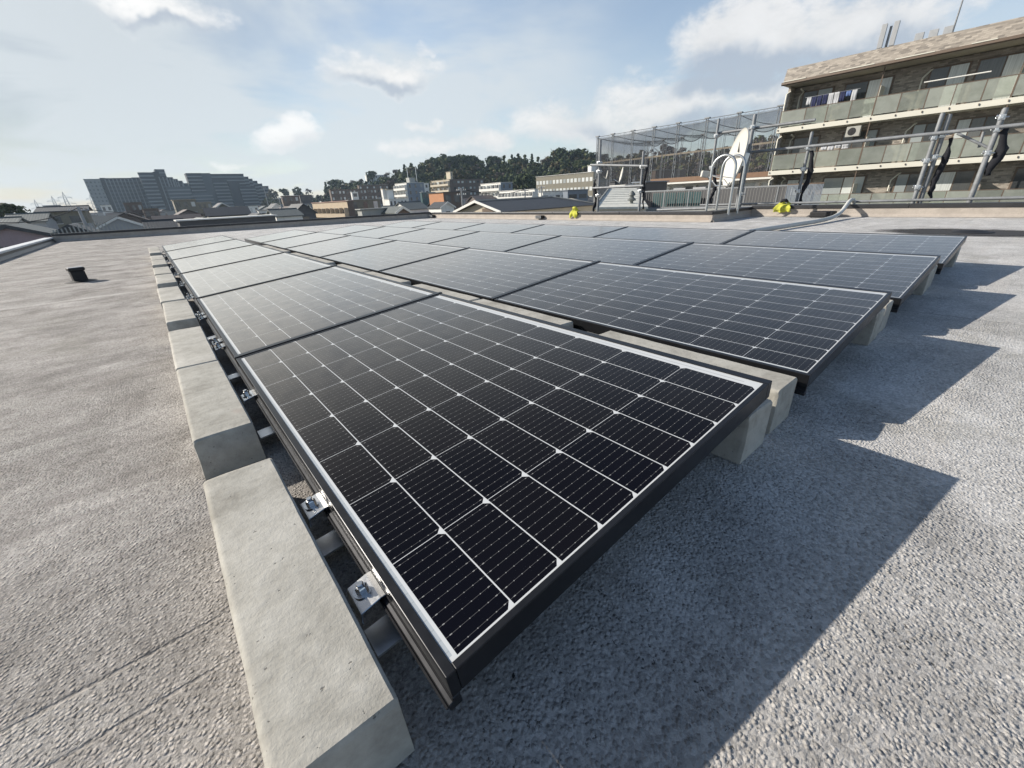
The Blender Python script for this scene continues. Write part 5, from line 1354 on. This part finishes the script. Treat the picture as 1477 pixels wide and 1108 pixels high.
def pylon(label, px, py_t, D, H):
    a = PD(px, py_t, D)
    t = thing('power_pylon', label, 'pylon', (a.x, a.y, 0), 'power pylons on the horizon')
    zb = a.z - H; m = MB()
    w = H * 0.085
    for sx in (-1, 1):
        for sy in (-1, 1): m.tube([(sx * w, sy * w, zb), (sx * w * 0.25, sy * w * 0.25, a.z - H * 0.12), (0, 0, a.z)], 0.24, 4)
    for k in range(9):
        f0, f1 = k / 9 * 0.86, (k + 1) / 9 * 0.86
        w0, w1 = w * (1 - 0.87 * f0), w * (1 - 0.87 * f1)
        for s in (-1, 1):
            m.tube([(-s * w0, -w0, zb + H * f0), (s * w1, -w1, zb + H * f1)], 0.14, 4); m.tube([(-w0, -s * w0, zb + H * f0), (-w1, s * w1, zb + H * f1)], 0.14, 4)
    m.build('lattice', M_GREY, t)
    for k, (f, aw) in enumerate(((0.62, 0.17), (0.75, 0.15), (0.88, 0.12))):
        q = MB(); z = zb + H * f; q.tube([(-H * aw, 0, z), (H * aw, 0, z)], 0.2, 4); q.tube([(-H * aw, 0, z), (0, 0, z + H * 0.05), (H * aw, 0, z)], 0.14, 4)
        for s in (-1, 1): q.tube([(s * H * aw * .95, 0, z), (s * H * aw * .95, 0, z - H * 0.04)], 0.16, 4)
        q.build('crossarm', M_GREY, t)
    return t
pylon('nearest and tallest power pylon, left of the towers', 89.5, 277, 700, 48)
pylon('middle power pylon of the left horizon', 74, 283, 800, 48)
pylon('smallest power pylon, far left on the horizon', 49, 288, 900, 46)
pylon('faint power pylon tip just left of the wide tower', 129, 281, 900, 46)
# ------------------------------------------------------------------ ground, hill, trees
mt, g = new_mat('town_ground')
ob = g.coord.outputs['Object']
g.l.new(g.ramp(g.noise(ob, 0.02, 8, 0.7), [(0.3, (0.07, 0.075, 0.06)), (0.5, (0.14, 0.135, 0.125)), (0.7, (0.10, 0.12, 0.08))]), g.p.inputs['Base Color'])
g.p.inputs['Roughness'].default_value = 0.95
m = MB(); m.add([(-4000, -4000, GROUND - 0.3), (4000, -4000, GROUND - 0.3), (4000, 4000, GROUND - 0.3), (-4000, 4000, GROUND - 0.3)], [[0, 1, 2, 3]])
structure(m.build('ground', mt))
# crest of the wooded hill as columns of the photo: (column, row of tree tops, distance)
CREST = [(372, 279, 330), (400, 276, 330), (425, 275, 330), (450, 276, 320), (466, 274, 300), (480, 267, 290), (500, 269, 280), (520, 264, 270), (545, 260, 262), (562, 254, 255), (580, 241, 250), (600, 239, 245), (620, 236, 242),
         (640, 228, 240), (660, 226, 240), (682, 226, 240), (694, 236, 238), (702, 242, 236), (715, 234, 234), (735, 230, 232), (760, 230, 230), (778, 233, 228), (790, 226, 226), (806, 217, 225), (822, 219, 225),
         (840, 223, 222), (870, 226, 222), (900, 226, 220), (930, 222, 220), (950, 216, 218), (980, 213, 218), (1010, 217, 215), (1040, 215, 212), (1070, 207, 210), (1100, 199, 208), (1140, 195, 205), (1200, 190, 200), (1300, 185, 190)]
CREST = [(a_, b_, c_ * 1.5) for a_, b_, c_ in CREST]
def crest_at(px):
    for (a, b) in zip(CREST[:-1], CREST[1:]):
        if a[0] <= px <= b[0]:
            t = (px - a[0]) / (b[0] - a[0]); return a[1] + (b[1] - a[1]) * t, a[2] + (b[2] - a[2]) * t
    return CREST[-1][1:]
mt, g = new_mat('hillside')
ob = g.coord.outputs['Object']
g.l.new(g.ramp(g.noise(ob, 0.12, 7, 0.7), [(0.3, (0.030, 0.026, 0.018)), (0.5, (0.06, 0.048, 0.033)), (0.7, (0.05, 0.058, 0.028))]), g.p.inputs['Base Color'])
g.p.inputs['Roughness'].default_value = 1.0
vs, fs = [], []
cols = list(range(372, 1301, 12)); NR = 7
def hill_pt(px, f):
    """f 0 at the foot (town level) .. 1 at the crest, then beyond"""
    yt, D = crest_at(px)
    top = PD(px, yt, D); hz_ = max(top.z - 10, GROUND + 1.5)
    d0 = D - 128
    d = d0 + (D - d0) * f
    z = GROUND - 0.2 + (hz_ - GROUND) * (min(1, f) ** 1.25) if f <= 1 else hz_ - (f - 1) * 12
    p = PD(px, yt, d); p.z = z + 1.2 * noise.noise(Vector((p.x * 0.05, p.y * 0.05, 0)))
    return p
for px in cols:
    for r_ in range(NR + 3): vs.append(hill_pt(px, r_ / NR))
for i in range(len(cols) - 1):
    for j in range(NR + 2):
        a = i * (NR + 3) + j; fs.append([a, a + 1, a + NR + 4, a + NR + 3])
structure(MB().add(vs, fs).build('hill', mt, None, True))
def foliage_mat(name, cols_, trans=0.25):
    mt, g = new_mat(name)
    geo = g.n.new('ShaderNodeNewGeometry')
    ob = g.coord.outputs['Object']
    n = g.noise(ob, 0.5, 4, 0.6)
    f = g.math('ADD', g.math('MULTIPLY', geo.outputs['Random Per Island'], 0.55), g.math('MULTIPLY', n, 0.45))
    g.l.new(g.ramp(f, [(0.15 + 0.7 * i / (len(cols_) - 1), c) for i, c in enumerate(cols_)]), g.p.inputs['Base Color'])
    g.p.inputs['Roughness'].default_value = 0.8; g.p.inputs['Specular IOR Level'].default_value = 0.15
    return mt
F_DARK = foliage_mat('evergreen_leaves', [(0.025, 0.037, 0.019), (0.046, 0.065, 0.028), (0.078, 0.096, 0.040)])
F_MID = foliage_mat('broad_leaves', [(0.037, 0.053, 0.022), (0.078, 0.093, 0.036), (0.132, 0.132, 0.054)])
F_WARM = foliage_mat('winter_leaves', [(0.042, 0.037, 0.020), (0.079, 0.067, 0.032), (0.112, 0.093, 0.047)])
F_BARE = foliage_mat('bare_twigs', [(0.065, 0.051, 0.044), (0.103, 0.083, 0.074), (0.139, 0.116, 0.103)])
M_BARK = paint('bark', (0.07, 0.055, 0.042), 0.95, 0.3, 2)
def leaf_cloud(centres, radii, per, size, r_, squash=0.8):
    """random small leaf-clump quads around the given clump centres"""
    P_, A_, B_ = [], [], []
    for c, rad in zip(centres, radii):
        d = r_.normal(size=(per, 3)); d /= np.linalg.norm(d, axis=1)[:, None]
        rr = rad * (0.55 + 0.5 * r_.random(per) ** 0.6)
        p = np.array(c) + d * rr[:, None] * np.array([1, 1, squash])
        a = r_.normal(size=(per, 3)); a -= (a * d).sum(1)[:, None] * d * 0.75
        a /= np.linalg.norm(a, axis=1)[:, None]
        b = np.cross(d, a); b /= np.linalg.norm(b, axis=1)[:, None] + 1e-6
        s = size * (0.6 + 0.8 * r_.random(per))[:, None]
        P_.append(p); A_.append(a * s); B_.append(b * s * 0.75)
    P_, A_, B_ = np.concatenate(P_), np.concatenate(A_), np.concatenate(B_)
    n = len(P_)
    V = np.empty((n, 4, 3)); V[:, 0] = P_ - A_ - B_ * .6; V[:, 1] = P_ + A_ * .7 - B_; V[:, 2] = P_ + A_ + B_ * .6; V[:, 3] = P_ - A_ * .6 + B_
    return V.reshape(-1, 3)
def quads_mesh(name, V, mat):
    n = len(V) // 4
    me = bpy.data.meshes.new(name)
    me.vertices.add(n * 4); me.vertices.foreach_set('co', V.astype(np.float32).ravel())
    me.loops.add(n * 4); me.loops.foreach_set('vertex_index', np.arange(n * 4, dtype=np.int32))
    me.polygons.add(n); me.polygons.foreach_set('loop_start', np.arange(0, n * 4, 4, dtype=np.int32)); me.polygons.foreach_set('loop_total', np.full(n, 4, dtype=np.int32))
    me.materials.append(mat); me.update(calc_edges=True); return me
def crown_clumps(kind, H, Wd, r_):
    cs, rs = [], []
    if kind == 'round':
        for k in range(26):
            a = r_.uniform(0, 2 * math.pi); f = r_.uniform(0, 1) ** .5; z = r_.uniform(0.35, 1.0)
            w = Wd * 0.5 * math.sqrt(max(0.05, 1 - ((z - 0.62) / 0.42) ** 2))
            cs.append((f * w * math.cos(a), f * w * math.sin(a), z * H)); rs.append(r_.uniform(0.11, 0.22) * Wd)
    elif kind == 'cone':
        for k in range(24):
            z = r_.uniform(0.15, 1.0); w = Wd * 0.5 * (1.05 - z) + 0.1; a = r_.uniform(0, 2 * math.pi)
            cs.append((0.7 * w * math.cos(a), 0.7 * w * math.sin(a), z * H)); rs.append(0.10 * Wd + 0.16 * Wd * (1 - z))
    else:
        for k in range(30):
            a = r_.uniform(0, 2 * math.pi); z = r_.uniform(0.3, 1.0); w = Wd * 0.55 * math.sin(math.pi * (0.15 + 0.75 * z))
            cs.append((w * r_.uniform(.2, 1) * math.cos(a), w * r_.uniform(.2, 1) * math.sin(a), z * H)); rs.append(r_.uniform(0.06, 0.13) * Wd)
    return cs, rs
def trunk_mesh(H, r_, spread=0.35, n=6):
    m = MB()
    m.tube([(0, 0, -2), (0.05 * H * r_.uniform(-.3, .3), 0, H * 0.35), (0, 0.03 * H, H * 0.85)], [0.035 * H, 0.026 * H, 0.008 * H], 7)
    for k in range(n):
        a = r_.uniform(0, 2 * math.pi); z = H * r_.uniform(0.3, 0.65); L = H * spread * r_.uniform(.6, 1.1)
        m.tube([(0, 0, z), (L * .5 * math.cos(a), L * .5 * math.sin(a), z + L * .4), (L * math.cos(a), L * math.sin(a), z + L * .75)], [0.014 * H, 0.009 * H, 0.004 * H], 5)
    return m.mesh('trunk', M_BARK)
TREE = {}
r_ = np.random.default_rng(3)
for kind, mat, H, Wd, per, size in (('round', F_DARK, 11, 9, 46, .42), ('round', F_MID, 10, 8.5, 46, .42), ('cone', F_DARK, 12.5, 5.5, 46, .38), ('round', F_WARM, 9, 8, 44, .42), ('bare', F_BARE, 9.5, 8.5, 46, .20), ('cone', F_MID, 11, 5, 44, .38)):
    cs, rs = crown_clumps(kind, H, Wd, r_)
    TREE[(kind, mat.name)] = (quads_mesh('crown', leaf_cloud(cs, rs, per, size, r_), mat), trunk_mesh(H, r_, 0.42 if kind != 'cone' else 0.12, 7 if kind != 'cone' else 4), H)
KEYS = list(TREE)
WORD = {0: 'dark round evergreen tree', 1: 'mid green round tree', 2: 'dark pointed conifer', 3: 'olive brown winter tree', 4: 'bare leafless tree', 5: 'green slender conifer'}
def tree(key_i, p, H, label, group='trees on the skyline of the hill'):
    cm, tm, h0 = TREE[KEYS[key_i]]
    t = thing('tree', label, 'tree', p, group, (0, 0, random.uniform(0, 6.28)))
    s = H / h0; t.scale = (s * random.uniform(.9, 1.15), s * random.uniform(.9, 1.15), s)
    link('trunk', tm, t); link('crown', cm, t)
    return t
# trees one can tell apart on the skyline: (column, row of top, height m, kind, place words)
SKYLINE = [(391, 274, 8, 3, 'at the right foot of the towers'), (408, 272, 8, 0, 'in the low line right of the towers'), (428, 271, 8, 1, 'above the white eave block'), (444, 273, 8, 4, 'left of the dark conifer clump'),
           (469, 263, 10, 2, 'standing alone left of the dark clump'), (482, 259, 11, 0, 'forming the dark clump over the pink roof'), (491, 262, 10, 1, 'at the right of the dark clump'), (498, 268, 8, 2, 'low beside the terraced flats'),
           (508, 261, 8, 4, 'above the terraced flats, left'), (520, 259, 8, 4, 'above the terraced flats, right'), (535, 246.5, 8, 0, 'with flat crown on the hilltop building'), (558, 250, 8, 4, 'right of the hilltop building'),
           (570, 246, 10, 4, 'at the start of the wooded hill'), (583, 238, 12, 2, 'left above the mast'), (593, 236, 12, 5, 'right behind the mast'), (605, 238, 11, 2, 'right of the mast'), (617, 233, 11, 1, 'before the round hump'),
           (628, 227, 12, 0, 'on the left of the hump'), (640, 225, 12, 1, 'upper left of the hump'), (652, 225, 12, 0, 'at the middle of the hump'), (665, 223, 12, 0, 'at the top of the hump'), (678, 224, 12, 0, 'on the right of the hump'),
           (690, 233, 11, 1, 'dropping off the hump'), (711, 225, 12, 0, 'standing free with gaps in its crown'), (718, 232, 10, 4, 'pale behind the free standing tree'), (727, 225, 12, 5, 'first of the pointed row'), (738, 224, 12, 2, 'second of the pointed row'),
           (747, 222.5, 12, 2, 'tallest of the pointed row'), (757, 224, 12, 5, 'fourth of the pointed row'), (767, 223, 12, 2, 'fifth of the pointed row'), (776, 227, 11, 5, 'last of the pointed row'), (787, 228, 10, 4, 'left of the big round tree'),
           (797, 221, 11, 3, 'leaning on the big round tree'), (808, 213.5, 13, 0, 'biggest and roundest above the school'), (820, 219, 12, 0, 'right of the biggest round tree'), (830, 215, 13, 0, 'above the school roof end'), (842, 218, 12, 1, 'left of the net cage corner'),
           (856, 222, 11, 3, 'behind the first cage post'), (872, 224, 11, 4, 'behind the left cage bay'), (893, 227, 10, 1, 'behind the second cage bay'), (915, 226, 10, 4, 'behind the third cage bay'), (957, 210, 12, 4, 'bare and broad behind the cage'),
           (968, 212, 11, 4, 'bare behind the middle of the cage'), (985, 214, 10, 4, 'bare behind the fifth cage post'), (1010, 217, 9, 3, 'low behind the cage'), (1096, 198, 9, 1, 'behind the cage right end'), (1112, 198, 9, 3, 'near the flats corner behind the cage')]
for (px, py, H, k, words) in SKYLINE:
    yt, D = crest_at(px)
    H *= 1.3; top = PD(px, py, D - 3); tree(k, (top.x, top.y, top.z - H), H, WORD[k] + ' ' + words)
for (px, py, D, H, k, lab) in ((1, 293.5, 60, 3.6, 0, 'dark round tree at the left edge of the town'), (700, 254, 150, 7, 3, 'olive bush tree left behind the white flats'), (664, 247, 160, 9, 3, 'golden green tree above the dark four storey block'),
                               (757, 250, 120, 9, 0, 'round dark tree right above the long white wing'), (560, 262, 150, 9, 4, 'bare tree between terraced flats and chimneys')):
    H *= 1.6; D *= 1.8; top = PD(px, py, D); tree(k, (top.x, top.y, top.z - H), H, lab, 'single trees in the town')
# the woods below the skyline read as one mass
Vall = {m_.name: [] for m_ in (F_DARK, F_MID, F_WARM, F_BARE)}
rf = np.random.default_rng(21)
for k in range(1050):
    px = rf.uniform(376, 1290); f = rf.uniform(0.22, 0.98)
    if px < 470 and rf.random() < 0.5: continue
    p = hill_pt(px, f)
    big = 0.6 if px < 470 else 1.0
    H = rf.uniform(8, 13) * big; Wd = rf.uniform(7, 12) * big
    u = rf.random()
    if px > 860: mname, kind = (F_BARE.name, 'bare') if u < .62 else ((F_WARM.name, 'round') if u < .85 else (F_MID.name, 'round'))
    else: mname, kind = (F_DARK.name, 'round') if u < .42 else ((F_MID.name, 'round') if u < .70 else ((F_WARM.name, 'round') if u < .84 else ((F_DARK.name, 'cone') if u < .93 else (F_BARE.name, 'bare'))))
    cs, rs = crown_clumps(kind, H, Wd, rf)
    V = leaf_cloud([np.array(c) + np.array(p) for c in cs[:16]], rs[:16], 15, 0.80 if kind != 'bare' else 0.42, rf)
    Vall[mname].append(V)
wood = bpy.data.meshes.new('woods')
allV = []; mi = []
for i, m_ in enumerate((F_DARK, F_MID, F_WARM, F_BARE)):
    wood.materials.append(m_)
    if Vall[m_.name]:
        V = np.concatenate(Vall[m_.name]); allV.append(V); mi.append(np.full(len(V) // 4, i, dtype=np.int32))
V = np.concatenate(allV); mi = np.concatenate(mi); n = len(V) // 4
wood.vertices.add(n * 4); wood.vertices.foreach_set('co', V.astype(np.float32).ravel())
wood.loops.add(n * 4); wood.loops.foreach_set('vertex_index', np.arange(n * 4, dtype=np.int32))
wood.polygons.add(n); wood.polygons.foreach_set('loop_start', np.arange(0, n * 4, 4, dtype=np.int32)); wood.polygons.foreach_set('loop_total', np.full(n, 4, dtype=np.int32))
wood.polygons.foreach_set('material_index', mi); wood.update(calc_edges=True)
stuff(link('woods', wood))
# guard rail of the road that climbs the hill behind the cage
a, b = PD(868, 236.5, 275), PD(1135, 204, 250)
rd = thing('road_barrier', 'pale road barrier climbing the hillside behind the net cage', 'barrier', a)
v = b - a; ang = math.atan2(v.y, v.x); L = math.hypot(v.x, v.y); rd.rotation_euler = (0, -math.atan2(v.z, L), ang)
m = MB(); m.box((0, -0.1, 0), (v.length, 0.1, 0.8)); m.build('beam', WALLS['tan'], rd)
for k in range(30): unit('post', WALLS['cement'], rd, (v.length * (k + .5) / 30, 0, -1.5), (0.25, 0.2, 2.98))

# ------------------------------------------------------------------ houses that fill the town between the named ones
fh = random.Random(5)
def fill_house():
    t = None
kinds = []
for wk_, rf_ in (('grey', M_ROOFD), ('white', M_ROOFG), ('beige', M_ROOFB), ('olive', M_ROOFD), ('cement', M_ROOFG), ('brown', M_ROOFB)):
    m = MB(); m.box((-4.5, -3.6, GROUND), (4.5, 3.6, -3.4)); w_me = m.mesh('wall', WALLS[wk_])
    r2 = MB(); r2.prism([(-4.1, -3.45), (0, -1.55), (4.1, -3.45), (4.1, -3.3), (0, -1.4), (-4.1, -3.3)], -5.0, 5.0, axis='x'); r2.prism([(-3.6, -3.39), (3.6, -3.39), (0, -1.72)], -4.48, 4.48, axis='x')
    kinds.append((w_me, r2.mesh('roof', rf_), wk_))
placed = 0; tries = 0; spots = []
blocked = [(o.location.x, o.location.y, o.get('w', 9), o.get('l', 9)) for o in scene.objects if o.parent is None and o.get('category') in ('building', 'house', 'shed', 'garage', 'tower', 'plant room', 'cabinet')]
FILLW = {'grey': 'grey walled', 'white': 'white walled', 'beige': 'beige walled', 'olive': 'olive walled', 'cement': 'pale grey walled', 'brown': 'brown walled'}
while placed < 230 and tries < 14000:
    tries += 1
    px = fh.uniform(-60, 870); D = 85 + 420 * fh.random() ** 1.3
    if 380 < px: D = 130 + 170 * fh.random()
    if px > 560: D = 150 + 60 * fh.random()
    p = PD(px, 300, D)
    if any(abs(p.x - q[0]) < 10.5 and abs(p.y - q[1]) < 10.5 for q in spots): continue
    if any(-6 < p.x - b_[0] < b_[2] + 6 and -6 < p.y - b_[1] < b_[3] + 6 for b_ in blocked): continue
    spots.append((p.x, p.y))
    wm, rm, wk_ = fh.choice(kinds)
    dz = fh.uniform(-0.6, 2.4) + 0.006 * (D - 95)
    t = thing('house', 'small %s house with tiled roof among the many roofs of the town' % FILLW[wk_], 'house', (p.x, p.y, dz), 'small houses filling the town')
    t.rotation_euler = (0, 0, fh.choice((0, math.pi / 2)) + fh.uniform(-.06, .06))
    link('wall', wm, t); link('roof', rm, t)
    for s in (-1, 1):
        unit('window', fh.choice([M_WDARK, M_WCURT]), t, (2.2 * s, -3.62, -4.7), (1.5, 0.1, 1.2)); unit('window', M_WDARK, t, (-4.52, 1.7 * s, -4.7), (0.1, 1.4, 1.2))
    placed += 1
# ------------------------------------------------------------------ thin winter haze over the town
HAZE = 0.00020
mt = bpy.data.materials.new('haze'); mt.use_nodes = True
nt = mt.node_tree; nt.nodes.clear()
pv = nt.nodes.new('ShaderNodeVolumePrincipled'); pv.inputs['Color'].default_value = (0.62, 0.80, 1.0, 1); pv.inputs['Density'].default_value = HAZE
pv.inputs['Anisotropy'].default_value = 0.25
oo = nt.nodes.new('ShaderNodeOutputMaterial'); nt.links.new(pv.outputs[0], oo.inputs['Volume'])
m = MB(); m.box((-900, -200, GROUND - 1.3), (900, 1150, 62.0))
hz_o = stuff(m.build('haze', mt))
